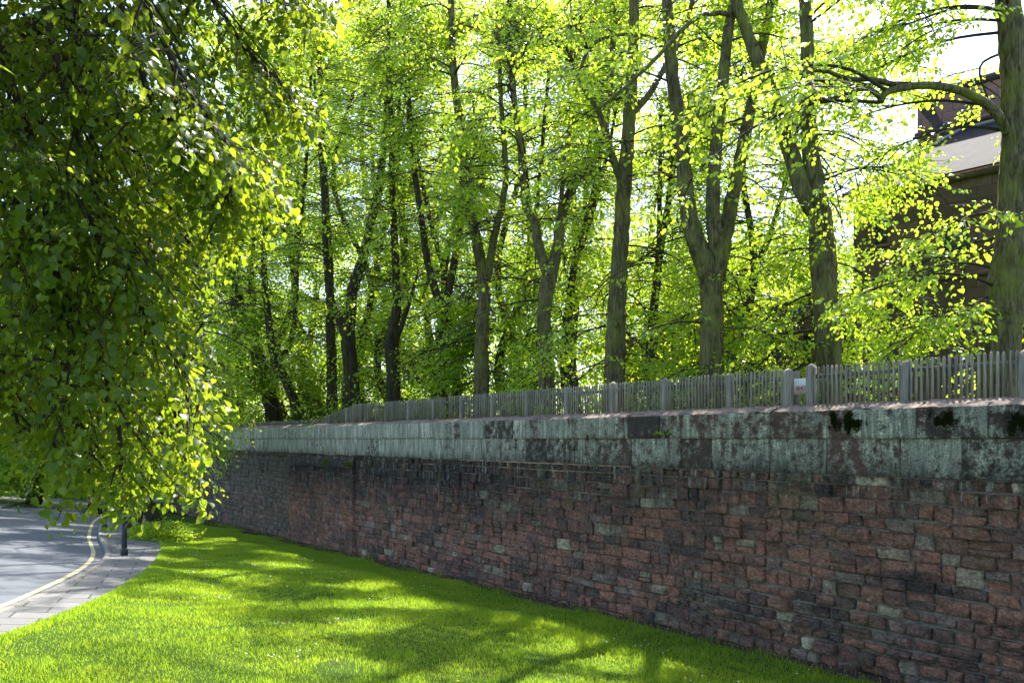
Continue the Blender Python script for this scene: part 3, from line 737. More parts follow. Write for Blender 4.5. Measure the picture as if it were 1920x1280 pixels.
tree('lime_tree', tb(1152, D), [(trunkpts(1152, D, [(1153, 680, D), (1156, 600, D), (1160, 520, D), (1166, 430, D), (1172, 330, D), (1182, 200, D), (1188, 80, D), (1190, -50, D), (1195, -450, D)]), .29, .10),
    (TP([(1166, 345, D), (1150, 300, D), (1133, 240, D), (1117, 200, D - .1), (1094, 170, D - .2)]), .11, .05),
    (TP([(1094, 170, D - .2), (1088, 135, D - .4), (1110, 85, D - .5), (1150, 68, D - .6), (1200, 66, D - .7), (1245, 75, D - .8)]), .05, .035),
    (TP([(1182, 215, D), (1215, 180, D + .2), (1250, 120, D + .4), (1290, 40, D + .6), (1310, -100, D + .6)]), .10, .05)],
    'straight grey trunk with an arched limb, left of the three stemmed one', extra=((12.5, 17.5, 3.1, .6, 15, 4.2), (7, 11, -1.9, .9, 9, 2.3)), nb=26, R0=3.5, z0=1.2, z1=15, seed=24, low=6)
D = 23.5
tree('lime_tree', tb(1026, D), [(trunkpts(1026, D, [(1024, 660, D), (1020, 590, D), (1030, 520, D), (1045, 470, D), (1052, 410, D), (1075, 350, D), (1110, 310, D), (1135, 230, D), (1150, 60, D), (1160, -250, D)]), .24, .07),
    (TP([(1030, 525, D), (1012, 470, D), (1003, 420, D + .2), (985, 380, D + .3), (975, 280, D + .3), (960, 120, D + .4), (950, -150, D)]), .17, .06),
    (TP([(1050, 420, D), (1053, 370, D - .2), (1060, 290, D - .4), (1075, 200, D - .5)]), .09, .04)],
    'twisting forked trunk just left of the straight grey one', extra=((6.5, 14, -1.57, .8, 26, 2.6),), nb=48, R0=3.6, z0=1.2, z1=16, seed=25, low=6, knobs=((4.6, .5, .22),))
D = 27.0
tree('lime_tree', tb(903, D), [(trunkpts(903, D, [(903, 680, D), (904, 600, D), (908, 540, D), (895, 460, D), (878, 380, D), (868, 280, D), (850, 120, D), (845, -100, D), (850, -300, D)]), .27, .08),
    (TP([(905, 560, D), (917, 500, D), (930, 430, D - .2), (948, 340, D - .3), (940, 200, D - .3), (930, 0, D)]), .17, .06)],
    'slim trunk with two close stems, half hidden by leaves above mid fence', nb=62, R0=3.6, z0=1.2, z1=16.5, seed=26, tw=1.1, step=.24, extra=((15.5, 20.5, 0, 3.1, 10, 3.6), (6.5, 16, -1.57, .8, 32, 2.6)), low=6)
D = 29.5
tree('lime_tree', tb(828, D), [(trunkpts(828, D, [(829, 690, D), (828, 630, D), (836, 570, D), (850, 500, D), (865, 420, D), (880, 300, D)]), .24, .09),
    (TP([(832, 590, D), (815, 540, D), (800, 480, D), (789, 400, D), (775, 300, D), (760, 100, D), (750, -50, D), (745, -250, D)]), .17, .06)],
    'slender trunk leaning out to both sides beside the pollarded stump', nb=60, R0=3.6, z0=1.2, z1=17.5, seed=27, bmat='bark_dark', tw=1.2, step=.27, extra=((15.5, 20.5, 0, 3.1, 10, 3.6), (6.5, 16, -1.57, .8, 32, 2.6)), kind='diamond', low=6)
D = 31.5
tree('lime_tree', tb(737, D), [(trunkpts(737, D, [(738, 720, D), (736, 670, D), (735, 640, D), (738, 610, D), (745, 560, D), (740, 460, D), (735, 300, D), (730, 100, D), (728, -200, D)]), .30, .07),
    (TP([(740, 640, D), (752, 612, D), (770, 560, D), (785, 500, D)]), .13, .04)],
    'stout pollarded trunk with a swollen hollow knob near the middle of the row', nb=50, R0=3.6, z0=1.0, z1=18.5, seed=28, bmat='bark_dark', tw=1.25, step=.28, extra=((15.5, 20.5, 0, 3.1, 10, 3.6), (6.5, 16, -1.57, .8, 32, 2.6)), kind='diamond', low=8, knobs=((3.7, .55, .35),))
D = 34.0
tree('lime_tree', tb(663, D), [(trunkpts(663, D, [(660, 720, D), (654, 640, D), (655, 600, D), (662, 540, D), (676, 500, D), (690, 440, D), (712, 340, D), (725, 200, D), (735, 0, D)]), .36, .10),
    (TP([(652, 640, D), (638, 600, D), (620, 560, D), (612, 480, D), (605, 350, D), (590, 150, D)]), .22, .07)],
    'broad V shaped trunk with ivy at its foot, right of the leaning trunks', nb=60, R0=3.8, z0=1.0, z1=19.5, seed=29, extra=((7, 19, -1.57, .8, 20, 3.0),), bmat='bark_dark', tw=1.3, step=.28, kind='diamond', low=6)
D = 38.0
tree('lime_tree', tb(622, D), [(trunkpts(622, D, [(622, 700, D), (620, 620, D), (618, 500, D), (610, 350, D), (600, 150, D), (600, -50, D)]), .28, .08)],
    'dark straight trunk standing close behind the broad V shaped one', nb=50, R0=3.8, z0=2.0, z1=20, seed=30, tw=1.4, step=.3, kind='diamond', low=4, bmat='bark_dark')
D = 39.0
tree('lime_tree', tb(560, D), [(trunkpts(560, D, [(553, 760, D), (535, 710, D), (515, 670, D), (503, 600, D), (495, 500, D), (500, 380, D), (495, 200, D), (490, 0, D)]), .26, .08),
    (TP([(520, 680, D), (545, 640, D), (555, 560, D), (560, 450, D), (575, 300, D), (585, 100, D)]), .15, .06)],
    'slimmer of the two dark trunks leaning left beside the low end of the fence', nb=56, R0=4.0, z0=1.2, z1=20, seed=31, extra=((7, 19, -1.57, .8, 20, 3.0),), bmat='bark_dark', tw=1.45, step=.3, kind='diamond', low=6)
D = 41.0
tree('lime_tree', tb(520, D), [(trunkpts(520, D, [(510, 760, D), (492, 700, D), (478, 650, D), (462, 600, D), (440, 540, D), (418, 480, D), (400, 380, D), (380, 200, D)]), .46, .10),
    (TP([(478, 650, D), (476, 590, D), (470, 520, D), (475, 440, D), (470, 300, D), (460, 80, D)]), .22, .07)],
    'thick dark trunk leaning strongly left above the low end of the fence', nb=60, R0=4.2, z0=1.2, z1=21, seed=32, extra=((7, 19, -1.57, .8, 20, 3.0),), bmat='bark_dark', tw=1.5, step=.3, kind='diamond', low=6)

# ------------------------------------------------------------------ trees further back on the terrace
gb = 'trees further back beyond the row of limes'
def backtree(px, d, zb, H, rr, nb, R0, seed, label, tw=1.7, lean=0, group=gb, z0=1.5, lm='leaf_far', low=0, nm='background_tree', bm='bark_dark', keep=None):
    x, y = (px - 960) / F * d, d; r_ = np.random.default_rng(seed)
    pts = [np.array([x, y, zb - .1])] + [np.array([x + lean * t + r_.normal() * .5, y + r_.normal() * .3, zb + H * t]) for t in (.15, .35, .6, .85)]
    k = pts[2]; a = r_.uniform(0, 6.28)
    l2 = [k, k + np.array([np.cos(a) * .8, np.sin(a) * .8, H * .15]), k + np.array([np.cos(a) * 1.7, np.sin(a) * 1.7, H * .4])]
    return tree('t', (x, y, zb), [(pts, rr, rr * .3), (l2, rr * .55, rr * .25)], label, nb=nb, R0=R0, z0=zb + z0, z1=zb + H, kind='diamond', tw=tw, seed=seed, group=group, bmat=bm, lmat=lm, step=.30, sub=1.9, stems=False, sides=9, low=low, nm=nm, keep=keep, zp=.6 if d < 60 and px < 1200 and zb > 0 else .9)
for k, (px, d, H, rr, nb, R0, lab) in enumerate([
    (1430, 42, 10.5, .25, 60, 4.0, 'loose pale tree rising behind the low wing between the two forked trunks'),
    (1250, 47, 20, .3, 50, 4.5, 'leafy tree behind the left end of the low wing, seen past the straight grey trunk'),
    (1090, 40, 23, .3, 66, 4.6, 'leafy tree seen between the straight grey trunk and the twisting forked one'),
    (960, 45, 26, .3, 70, 5.0, 'tall leafy tree filling the gap left of the twisting forked trunk'),
    (820, 47, 27, .3, 70, 5.2, 'tall leafy tree behind the slender trunk that leans both ways'),
    (690, 48, 28, .3, 70, 5.2, 'tall leafy tree behind the pollarded stump and the V shaped trunk'),
    (560, 52, 30, .3, 58, 5.6, 'tall leafy tree behind the two leaning dark trunks'),
    (440, 55, 31, .3, 62, 5.8, 'tall leafy tree past the end of the fence, behind the thick leaning trunk')]):
    backtree(px, d, TZ, H, rr, nb, R0, 60 + k, lab, low=6)
for k, (px, d, H, rr, nb, lab) in enumerate([
    (1075, 28.5, 16.4, .2, 52, 'full leafy tree just behind and left of the straight grey trunk'),
    (1225, 27, 15.8, .2, 50, 'full leafy tree just behind, between the straight grey and three stemmed trunks'),
    (1420, 26.5, 14.8, .2, 64, 'full leafy tree just behind the fork of the knobbly trunk'),
    (960, 31, 17.8, .22, 62, 'full leafy tree behind, between the twisting and the two stemmed trunks'),
    (860, 33, 18.6, .22, 62, 'full leafy tree just behind the slim two stemmed trunk'),
    (765, 36, 20, .22, 62, 'full leafy tree close behind the pollarded trunk'),
    (650, 39.5, 20.5, .24, 62, 'full leafy tree close behind the broad V shaped trunk'),
    (545, 44, 23, .24, 62, 'full leafy tree close behind the two dark leaning trunks'),
    (450, 46, 24, .24, 62, 'full leafy tree left of the thick leaning trunk')]):
    backtree(px, d, TZ, H, rr, nb, 3.8, 120 + k, lab, tw=1.0 + d * .011, low=3, z0=3.5, lm='leaf')
gf = 'distant trees closing the view'
for k, (px, d, zb, H, nb, R0, lab) in enumerate([
    (1560, 62, .3, 15.5, 75, 5.5, 'distant tree whose top shows against white sky left of the stone tower'),
    (1340, 66, .3, 17, 60, 6, 'distant pale tree showing between the stems of the three stemmed lime'),
    (1150, 66, .3, 17, 60, 6.5, 'distant tree behind the straight grey trunk'),
    (960, 68, .3, 17, 60, 7, 'distant tall tree behind the middle of the row'),
    (770, 70, .3, 18, 60, 7, 'distant tall tree behind the pollarded stump'),
    (590, 72, .3, 20, 60, 7.5, 'distant tall tree behind the leaning dark trunks'),
    (410, 72, -3, 24, 60, 7.5, 'distant tall tree above the far end of the stone wall')]):
    backtree(px, d, zb, H, .35, nb, R0, 80 + k, lab, tw=2.5, group=gf, low=12, z0=.5)

# ------------------------------------------------------------------ trees along the road on the left
def rt(px, py, H, rr, nb, R0, seed, label, tw=1.6, z0=2.6, low=6, lean=0, d=None):
    if d is None: x, d = G(px, py)
    else: x = (px - 960) / F * d
    return backtree(px, d, float(terr(x, d)), H, rr, nb, R0, seed, label, tw, lean, 'trees lining the road on the left', z0, 'leaf_far', low, 'roadside_tree')
rt(302, 1003, 15, .24, 66, 4.3, 101, 'roadside tree with a leafy clump at its foot, right of the black bollard', 1.2, 3.2, 6)
rt(246, 992, 15, .22, 50, 4.3, 102, 'roadside tree on the pavement edge directly behind the black bollard', 1.2, 3.4, 6)
rt(64, 941, 15, .34, 90, 5.2, 103, 'thick trunked tree on the far lawn across the road', 1.7, 2.2, 16)
rt(-60, 935, 15, .3, 80, 5.2, 104, 'leafy tree on the far lawn at the left edge of the view', 1.7, 1.5, 16)
rt(160, 900, 18, .3, 90, 6, 105, 'tree beyond the far lawn where the road bends away', 2.0, 1.0, 24, d=58)
rt(290, 900, 18, .3, 90, 6, 106, 'tree beyond the parked cars at the end of the road', 2.0, 1.5, 20, d=60)
rt(20, 900, 20, .3, 90, 6.5, 107, 'tree behind the low brick wall and railing', 2.0, .6, 30, d=64)
rt(360, 900, 22, .3, 90, 6, 108, 'tree rising above the far end of the stone wall', 2.0, 2.5, 14, d=53)
rt(-120, 900, 22, .3, 80, 6.5, 109, 'tree beyond the railing at the far left', 2.0, .6, 20, d=60)
print('LEAVES', NL[0])

# ------------------------------------------------------------------ near tree hanging into the picture on the left
bt = np.array([-6.6, 6.8, float(terr(-6.6, 6.8))])
root = empty('overhanging_tree', bt, 'near tree whose dark drooping leafy branches hang down across the left side', 'tree')
pl = Plant(7); rng = pl.rng; pl.open = False
limbs = [([bt - (0, 0, .2), bt + (.0, 0, 1.5), bt + (.1, 0, 3.2), bt + (.3, -.1, 5.0), bt + (.5, -.2, 7.5), bt + (.7, -.2, 11)], .42, .15),
         ([bt + (.1, 0, 3.4), bt + (1.2, -.2, 5.4), bt + (2.6, -.5, 6.6), bt + (4.2, -.8, 7.2)], .18, .06),
         ([bt + (.2, 0, 4.0), bt + (.6, 1.2, 5.8), bt + (1.4, 2.6, 7.0), bt + (2.3, 4.0, 7.6)], .17, .06),
         ([bt + (.2, 0, 4.4), bt + (1.0, -1.6, 6.0), bt + (2.2, -3.2, 7.2), bt + (3.5, -4.5, 7.8)], .16, .06),
         ([bt + (.1, 0, 3.0), bt + (.6, .6, 4.6), bt + (1.5, 1.0, 5.6), bt + (3.0, 1.4, 6.0)], .15, .05)]
for pts, ra, rb in limbs:
    Q = smoothline(pts, 40); pl.wood.add(*tube(Q, np.linspace(ra, rb, 40), 14, rng, .06, cap=True))
# hanging boughs: (px,py,depth) polylines in real space
HB = [
    [(160, -260, 5.6), (225, 10, 5.4), (255, 90, 5.3), (285, 190, 5.2), (350, 260, 5.2), (410, 320, 5.2), (500, 395, 5.3), (560, 430, 5.4)],
    [(250, -220, 6.2), (400, 0, 6.1), (460, 90, 6.0), (510, 140, 6.0), (560, 190, 6.0), (620, 260, 6.1), (650, 330, 6.2)],
    [(330, -260, 6.6), (520, -60, 6.5), (570, 20, 6.4), (600, 70, 6.4), (640, 130, 6.5), (670, 190, 6.6)],
    [(380, -300, 6.0), (560, -120, 6.0), (660, -40, 6.0), (720, 10, 6.1), (745, 50, 6.2)],
    [(40, -240, 5.4), (95, 60, 5.2), (130, 190, 5.1), (170, 330, 5.1), (215, 420, 5.2), (245, 520, 5.2), (290, 610, 5.3), (345, 700, 5.4), (385, 790, 5.4)],
    [(60, -160, 5.9), (150, 120, 5.8), (180, 330, 5.8), (192, 440, 5.8), (230, 560, 5.9), (280, 660, 5.9), (330, 760, 6.0), (390, 860, 6.0), (405, 930, 6.0)],
    [(-60, -150, 5.4), (20, 150, 5.3), (85, 330, 5.2), (85, 420, 5.2), (105, 500, 5.2), (140, 590, 5.2), (190, 680, 5.3), (225, 800, 5.3), (230, 900, 5.3)],
    [(-80, 60, 5.0), (0, 330, 5.0), (30, 375, 5.0), (70, 420, 5.0), (110, 520, 5.1), (130, 640, 5.1), (120, 760, 5.1), (90, 860, 5.1)],
    [(100, -100, 6.4), (220, 230, 6.3), (260, 380, 6.3), (290, 500, 6.3), (300, 620, 6.3), (310, 740, 6.3), (290, 860, 6.3), (320, 960, 6.3)],
    [(-100, 200, 6.2), (20, 420, 6.1), (60, 560, 6.1), (100, 700, 6.0), (150, 800, 6.0), (170, 900, 5.9), (190, 960, 5.9)],
    [(200, -200, 5.0), (300, 60, 4.9), (370, 190, 4.9), (420, 260, 4.9), (450, 330, 5.0)],
    [(-120, -60, 4.8), (-20, 160, 4.8), (40, 250, 4.8), (100, 300, 4.8), (150, 380, 4.8), (190, 470, 4.9)],
    [(120, 0, 6.8), (240, 260, 6.7), (330, 400, 6.6), (370, 500, 6.6), (380, 600, 6.6), (400, 680, 6.6), (400, 760, 6.7)],
    [(-60, 300, 6.8), (60, 480, 6.8), (150, 560, 6.7), (220, 640, 6.6), (250, 740, 6.6), (270, 850, 6.5), (300, 920, 6.5)],
    [(-60, 0, 6.6), (40, 60, 6.6), (120, 110, 6.5), (220, 160, 6.5), (320, 240, 6.5), (380, 330, 6.5), (410, 420, 6.5)],
    [(0, -200, 7.4), (120, 0, 7.3), (200, 120, 7.2), (280, 300, 7.1), (330, 450, 7.1), (350, 560, 7.1)],
    [(-100, 500, 5.6), (-20, 640, 5.6), (20, 740, 5.6), (40, 820, 5.6), (60, 870, 5.6)],
    [(-50, 120, 7.2), (60, 200, 7.2), (140, 330, 7.2), (160, 500, 7.2), (200, 600, 7.2), (180, 760, 7.2)],
]
def keep_near(p):
    d = np.maximum(p[:, 1], .1); px = 960 + F * p[:, 0] / d; py = HY - F * p[:, 2] / d
    bx_ = np.interp(py, [-100, 0, 100, 200, 300, 400, 480, 600, 720, 800, 880, 940, 985], [690, 620, 570, 570, 540, 460, 385, 345, 375, 365, 390, 375, 320])
    by_ = np.interp(px, [0, 60, 130, 170, 250, 330, 420], [812, 832, 882, 934, 900, 915, 875])
    inside = (px < bx_) & (py < by_)
    near = (p[:, 1] < 2.2) & (p[:, 2] < 5.0)
    return (inside | (py < -120) | (px < -150) | (p[:, 1] < 0)) & ~near
pl.clip = keep_near
for k, hb in enumerate(HB):
    pts = TP([(a, b, c * 1.14) for a, b, c in hb]); pl.bough(pts, .026 if k % 2 else .034, 33, .95, .15, .18, 1.0, t0=.02, up=(-.55, .1))
# upper crown (mostly above the frame, shades the lawn, road and the hanging leaves)
for b in range(130):
    Q = smoothline(limbs[rng.integers(0, 5)][0], 30); p0 = Q[rng.integers(12, 30)]
    az = rng.uniform(0, 2 * np.pi); L = rng.uniform(1.8, 3.6); q = np.linspace(0, 1, 5)[:, None]
    pts = p0 + np.concatenate([np.cos(az) * L * q, np.sin(az) * L * q, L * (rng.uniform(.1, .8) * q - rng.uniform(.2, .5) * q ** 2)], 1)
    # stay out of the open part of the view: only boughs that end above the frame or far left
    e = pts[-1]
    if e[1] > .5 and e[2] < e[1] * .60 + .7 and e[0] > -.52 * e[1]: continue
    pl.bough(pts, .026, 9, 1.3, .26, .10, 1.15)
for b in range(150):
    y_ = rng.uniform(2.5, 13); x_ = rng.uniform(-8.5, -.5 - .06 * y_); e = np.array([x_, y_, .58 * y_ + 1.3 + rng.uniform(0, 3.2)])
    Q = smoothline(limbs[rng.integers(0, 5)][0], 30); p0 = Q[np.argmin(np.linalg.norm(Q - e, axis=1))]
    d = e - p0; p0 = e - d * min(1, 3.2 / np.linalg.norm(d)); mid = (p0 + e) / 2 + (0, 0, .3)
    pl.bough([p0, mid, e], .03, 9, 1.2, .26, .08, 1.15)
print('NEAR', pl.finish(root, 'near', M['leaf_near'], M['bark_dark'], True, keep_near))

# ------------------------------------------------------------------ fence on the wall
FY = -.56
fx, fy = wl(0, FY)
fence = empty('picket_fence', (fx, fy, TZ), 'weathered grey wooden picket fence running along behind the top of the wall', 'fence', rz=RZ)
rng = np.random.default_rng(3)
sgn_post = [s_of_px(q, FY) for q in (1698, 1520, 1476, 1369, 1247)]
posts = [sgn_post[0] - 1.55 * 2, sgn_post[0] - 1.55] + sgn_post
while posts[-1] < 42: posts.append(posts[-1] + 1.45)
def ftop(s):     # height of the picket tips above the terrace
    a = np.interp(s, [s_of_px(640, FY) - 1.2, s_of_px(600, FY) + .2], [.84, .40]); return float(a)
def picket(c, s, h, tone, wd=.036, th=.018, lean=0.0):
    x0, x1 = s - wd / 2, s + wd / 2; pt = .035
    fr = [(x0, 0), (x1, 0), (x1, h - pt), (s + .006, h), (s - .006, h), (x0, h - pt)]
    v = [(x + lean * z, .03, z) for x, z in fr] + [(x + lean * z, .03 - th, z) for x, z in fr]
    n = 6
    c.add(v, [np.array([[5, 4, 3, 2, 1, 0]]), np.array([[6, 7, 8, 9, 10, 11]]), np.array([(k, (k + 1) % n, (k + 1) % n + n, k + n) for k in range(n)])], tone)
gate_gap = (sgn_post[2 - 1 + 0], sgn_post[2])
for k, s in enumerate(posts):
    h = ftop(s) - .03 + rng.normal() * .012; wd = .045 if s > 4 else .055; c = Col(); t = rng.uniform(.45, .9); ln = rng.normal() * .01
    y0, y1 = -.07, .055
    c.add([(s - wd, y0, -.1), (s + wd, y0, -.1), (s + wd, y1, -.1), (s - wd, y1, -.1), (s - wd + ln, y0, h), (s + wd + ln, y0, h), (s + wd + ln, y1, h), (s - wd + ln, y1, h),
           (s - .012 + ln, -.015, h + .045), (s + .012 + ln, -.015, h + .045)],
          [np.array([(0, 4, 5, 1), (1, 5, 6, 2), (2, 6, 7, 3), (3, 7, 4, 0), (7, 6, 9, 8), (5, 4, 8, 9)]), np.array([(4, 7, 8), (6, 5, 9)])], t)
    c.build('post', M['wood'], fence)
for a, b in zip(posts[:-1], posts[1:]):
    if abs(a - sgn_post[1]) < .01: continue           # the gate gap with the notice
    c = Col(); n = max(3, int(round((b - a - .12) / .076))); ha, hb = ftop(a), ftop(b)
    for k in range(n):
        s = a + .085 + (b - a - .17) * k / (n - 1) + rng.normal() * .003
        if rng.random() < .012: continue
        picket(c, s, ftop(s) * (1 + rng.normal() * .006), float(np.clip(rng.normal(.6, .2), 0, 1)), lean=rng.normal() * .006 + (rng.random() < .05) * rng.normal() * .03)
    c.build('picket_panel', M['wood'], fence)
    for fz in (.15, .78):
        c = Col(); za, zb = ha * fz, hb * fz
        c.add([(x, y, z + dz) for x, z in ((a + .05, za), (b - .05, zb)) for y in (-.04, .009) for dz in (0, .06)],
              np.array([(0, 1, 3, 2), (4, 6, 7, 5), (0, 4, 5, 1), (2, 3, 7, 6), (1, 5, 7, 3), (0, 2, 6, 4)]), rng.uniform(.3, .6))
        c.build('rail', M['wood'], fence)
# set back gate rail with the notice
ga, gb_ = sgn_post[1], sgn_post[2]
gx_, gy_ = wl(ga, FY - .28)
gate = empty('gate', (gx_, gy_, TZ), 'narrow set back wooden gate filling the gap in the fence, notice board hung on it', 'gate', rz=RZ)
gl = gb_ - ga
c = Col(); c.box(-.1, gl + .12, -.03, .03, .60, .67, .75); c.build('rail', M['wood'], gate)
c = Col()
for k in range(7):
    if k in (1, 4): picket(c, .0 + k * .075, .58, .7)
    else: picket(c, .0 + k * .075, .24 + .05 * (k % 2), .65)
c.build('slats', M['wood'], gate)
c = Col(); c.box(gl + .01, gl + .09, -.09, .03, -.1, .82, .35); c.build('gate_post', M['wood'], gate)
# notice: white board, red lettering, part hidden by the post
sx, sy = wl(ga, FY - .22)
sign = empty('notice_board', (sx, sy, TZ), 'small white notice with red capital letters hanging in the gap of the picket fence', 'sign', rz=RZ)
sL = s_of_px(1489, FY - .22); sR = s_of_px(1489 + 30, FY - .22)
c = Col(); a_ = sR - ga; b_ = sL - ga
ds_ = wl((a_ + b_) / 2 + ga, FY - .22)[1]; zb_, zt_ = (HY - 739) / F * ds_ - TZ, (HY - 709) / F * ds_ - TZ
c.box(a_, b_, -.006, .006, zb_, zt_); c.build('board', M['white'], sign)
def letter_strokes(ch):
    G_ = {'N': [((0, 0), (0, 1)), ((0, 1), (.6, 0)), ((.6, 0), (.6, 1))], 'O': [((0, 0), (0, 1)), ((0, 1), (.6, 1)), ((.6, 1), (.6, 0)), ((.6, 0), (0, 0))],
          'A': [((0, 0), (.3, 1)), ((.3, 1), (.6, 0)), ((.12, .35), (.48, .35))], 'C': [((.6, 1), (0, 1)), ((0, 1), (0, 0)), ((0, 0), (.6, 0))],
          'E': [((.6, 1), (0, 1)), ((0, 1), (0, 0)), ((0, 0), (.6, 0)), ((0, .5), (.5, .5))], 'S': [((.6, 1), (0, 1)), ((0, 1), (0, .5)), ((0, .5), (.6, .5)), ((.6, .5), (.6, 0)), ((.6, 0), (0, 0))]}
    return G_.get(ch, [])
c = Col(); pw = (b_ - a_) / 30; x = b_ - 5.2 * pw; lh = .052; zc = zb_ + (zt_ - zb_) * .30
for ch in 'NO ACCESS':
    for (p, q) in letter_strokes(ch):
        p = np.array([x - p[0] * 3.6 * pw, zc + p[1] * lh]); q = np.array([x - q[0] * 3.6 * pw, zc + q[1] * lh]); d = norm(q - p); nn = np.array([-d[1], d[0]]) * .0035
        e = d * .005
        pts = [p - e - nn, q + e - nn, q + e + nn, p - e + nn]
        c.add([(u_, .0062, v_) for u_, v_ in pts] + [(u_, .0085, v_) for u_, v_ in pts], np.array([(4, 5, 6, 7), (0, 1, 5, 4), (1, 2, 6, 5), (2, 3, 7, 6), (3, 0, 4, 7)]))
    x -= (3.1 if ch != ' ' else 1.6) * pw
c.build('lettering', M['red'], sign)

# ------------------------------------------------------------------ stone building behind the trees
UB = np.array([-.685, .728]); NB = np.array([-.728, -.685]); B0 = np.array([18.0, 30.0]); RB = math.atan2(UB[1], UB[0])
def sb(px, y=0.0):
    t = (px - 960) / F; x0, y0 = B0 + NB * y; return (t * y0 - x0) / (UB[0] - t * UB[1])
def db(px, y=0.0): return (B0 + NB * y)[1] + UB[1] * sb(px, y)
def zb2(px, py, y=0.0): return (HY - py) / F * db(px, y)
def bld(name, label, loc=(B0[0], B0[1], TZ)): return empty(name, loc, label, 'building', rz=RB)
def facade(c, s0, s1, z0, z1, y, holes, rev=.28):
    xs = sorted({s0, s1, *[h[0] for h in holes], *[h[1] for h in holes]}); zs = sorted({z0, z1, *[h[2] for h in holes], *[h[3] for h in holes]})
    for a, b in zip(xs[:-1], xs[1:]):
        for p, q in zip(zs[:-1], zs[1:]):
            if any(h[0] <= a and b <= h[1] and h[2] <= p and q <= h[3] for h in holes): continue
            c.add([(a, y, p), (a, y, q), (b, y, q), (b, y, p)], np.array([[0, 1, 2, 3]]))
    for a, b, p, q in holes:
        v = [(a, y, p), (b, y, p), (b, y, q), (a, y, q), (a, y - rev, p), (b, y - rev, p), (b, y - rev, q), (a, y - rev, q)]
        c.add(v, np.array([(0, 1, 5, 4), (1, 2, 6, 5), (2, 3, 7, 6), (3, 0, 4, 7)]))
def window(par, h, y, nx=2, nz=4):
    a, b, p, q = h; y = y - .2; c = Col(); t = .07
    c.box(a, b, y - .04, y, p, p + t); c.box(a, b, y - .04, y, q - t, q); c.box(a, a + t, y - .04, y, p + t, q - t); c.box(b - t, b, y - .04, y, p + t, q - t)
    for k in range(1, nx): x = a + (b - a) * k / nx; c.box(x - .018, x + .018, y - .035, y - .005, p + t, q - t)
    for k in range(1, nz): z = p + (q - p) * k / nz; e = .035 if k == nz // 2 else .018; c.box(a + t, b - t, y - .037, y - .003, z - e, z + e)
    f = c.build('window', M['green_paint'], par)
    c = Col(); c.box(a + t * .5, b - t * .5, y - .03, y - .022, p + t * .5, q - t * .5); c.build('pane', M['pane'], f)
def H(x0, x1, y0, y1, off=0.0):
    a, b = sorted((sb(x0, off), sb(x1, off))); m_ = (x0 + x1) / 2
    return (a, b, zb2(m_, y1, off) - TZ, zb2(m_, y0, off) - TZ)
mb = bld('stone_house', 'tall brown sandstone house with green framed sash windows and a slate roof')
sE = sb(1600); zE = 10.2 - TZ
hs = [H(1640, 1664, 386, 458), H(1640, 1664, 621, 684), H(1765, 1815, 418, 472)]
c = Col(); facade(c, -9, sE, -.2, zE, 0, hs); c.box(-9, sE, -11, -.3, -.2, zE - .1)
c.add([(sE, 0, -.2), (sE, 0, zE), (sE, -.3, zE), (sE, -.3, -.2)], np.array([[0, 1, 2, 3]])); c.add([(-9, 0, zE), (sE, 0, zE), (sE, -.3, zE), (-9, -.3, zE)], np.array([[0, 1, 2, 3]]))
c.build('wall', M['bstone'], mb)
c = Col(); c.box(-9.1, sE + .12, .002, .16, zE - .28, zE); c.box(-9.1, sE + .08, .002, .07, 6.15 - TZ, 6.35 - TZ); c.build('cornice', M['bstone'], mb)
for h in hs: c = Col(); c.box(h[0] - .12, h[1] + .12, .003, .09, h[2] - .16, h[2] - .005); c.build('sill', M['bstone'], mb)
for h in hs: window(mb, h, 0)
c = Col(); zr = 13.6 - TZ
v = [(-9.3, .3, zE + .02), (sE + .35, .3, zE + .02), (sE - 2.6, -5, zr), (-9.3, -5, zr), (sE + .35, -11.2, zE + .02), (-9.3, -11.2, zE + .02)]
c.add(v, [np.array([(0, 3, 2, 1), (3, 5, 4, 2)]), np.array([(1, 2, 4)])]); c.build('roof', M['slate'], mb)
c = Col(); c.add(*tube([(-9.3, -5, zr + .04), (sE - 2.6, -5, zr + .04), (sE + .3, .25, zE + .1)], .09, 6)); c.build('ridge', M['lead'], mb)
# tower
ty = -5.6
tw_ = bld('stone_tower', 'dark flat topped stone tower rising against white sky above the slate roof')
s1 = sb(1720, ty); zt = zb2(1720, 180, ty) - TZ
c = Col(); c.box(-8, s1, ty - 5, ty, 8, zt - .32); c.build('wall', M['tstone'], tw_)
c = Col(); c.box(-8.1, s1 + .14, ty - 5.1, ty + .14, zt - .318, zt); c.box(-8.1, s1 + .10, ty - 5.1, ty + .10, zt - 1.95, zt - 1.75); c.build('cornice', M['tstone'], tw_)
# low wing
wy = -.5
lw_ = bld('stone_wing', 'low flat roofed sandstone wing with small parapet blocks, left of the tall building')
sA, sC = sE + .003, sb(1208, wy); zW = 6.15 - TZ
hs = [H(1440, 1474, 636, 676, wy), H(1506, 1521, 628, 680, wy)]
c = Col(); facade(c, sA, sC, -.2, zW, wy, hs); c.box(sA, sC, wy - 6, wy - .3, -.2, zW - .02)
c.add([(sC, wy, -.2), (sC, wy, zW), (sC, wy - .3, zW), (sC, wy - .3, -.2)], np.array([[0, 1, 2, 3]]))
c.build('wall', M['bstone'], lw_)
c = Col(); c.box(sA, sC + .1, wy - .4, wy + .1, zW + .001, zW + .13)
c.box(sA, sC + .06, wy + .002, wy + .07, zW - 1.35, zW - 1.25); c.build('coping', M['bstone'], lw_)
for px in (1230, 1276, 1330, 1385, 1439, 1490): c = Col(); s = sb(px, wy); c.box(s - .22, s + .22, wy + .003, wy + .09, zW - .62, zW - .22); c.build('parapet_vent', M['lead'], lw_)
for h in hs: window(lw_, h, wy, 2, 4)
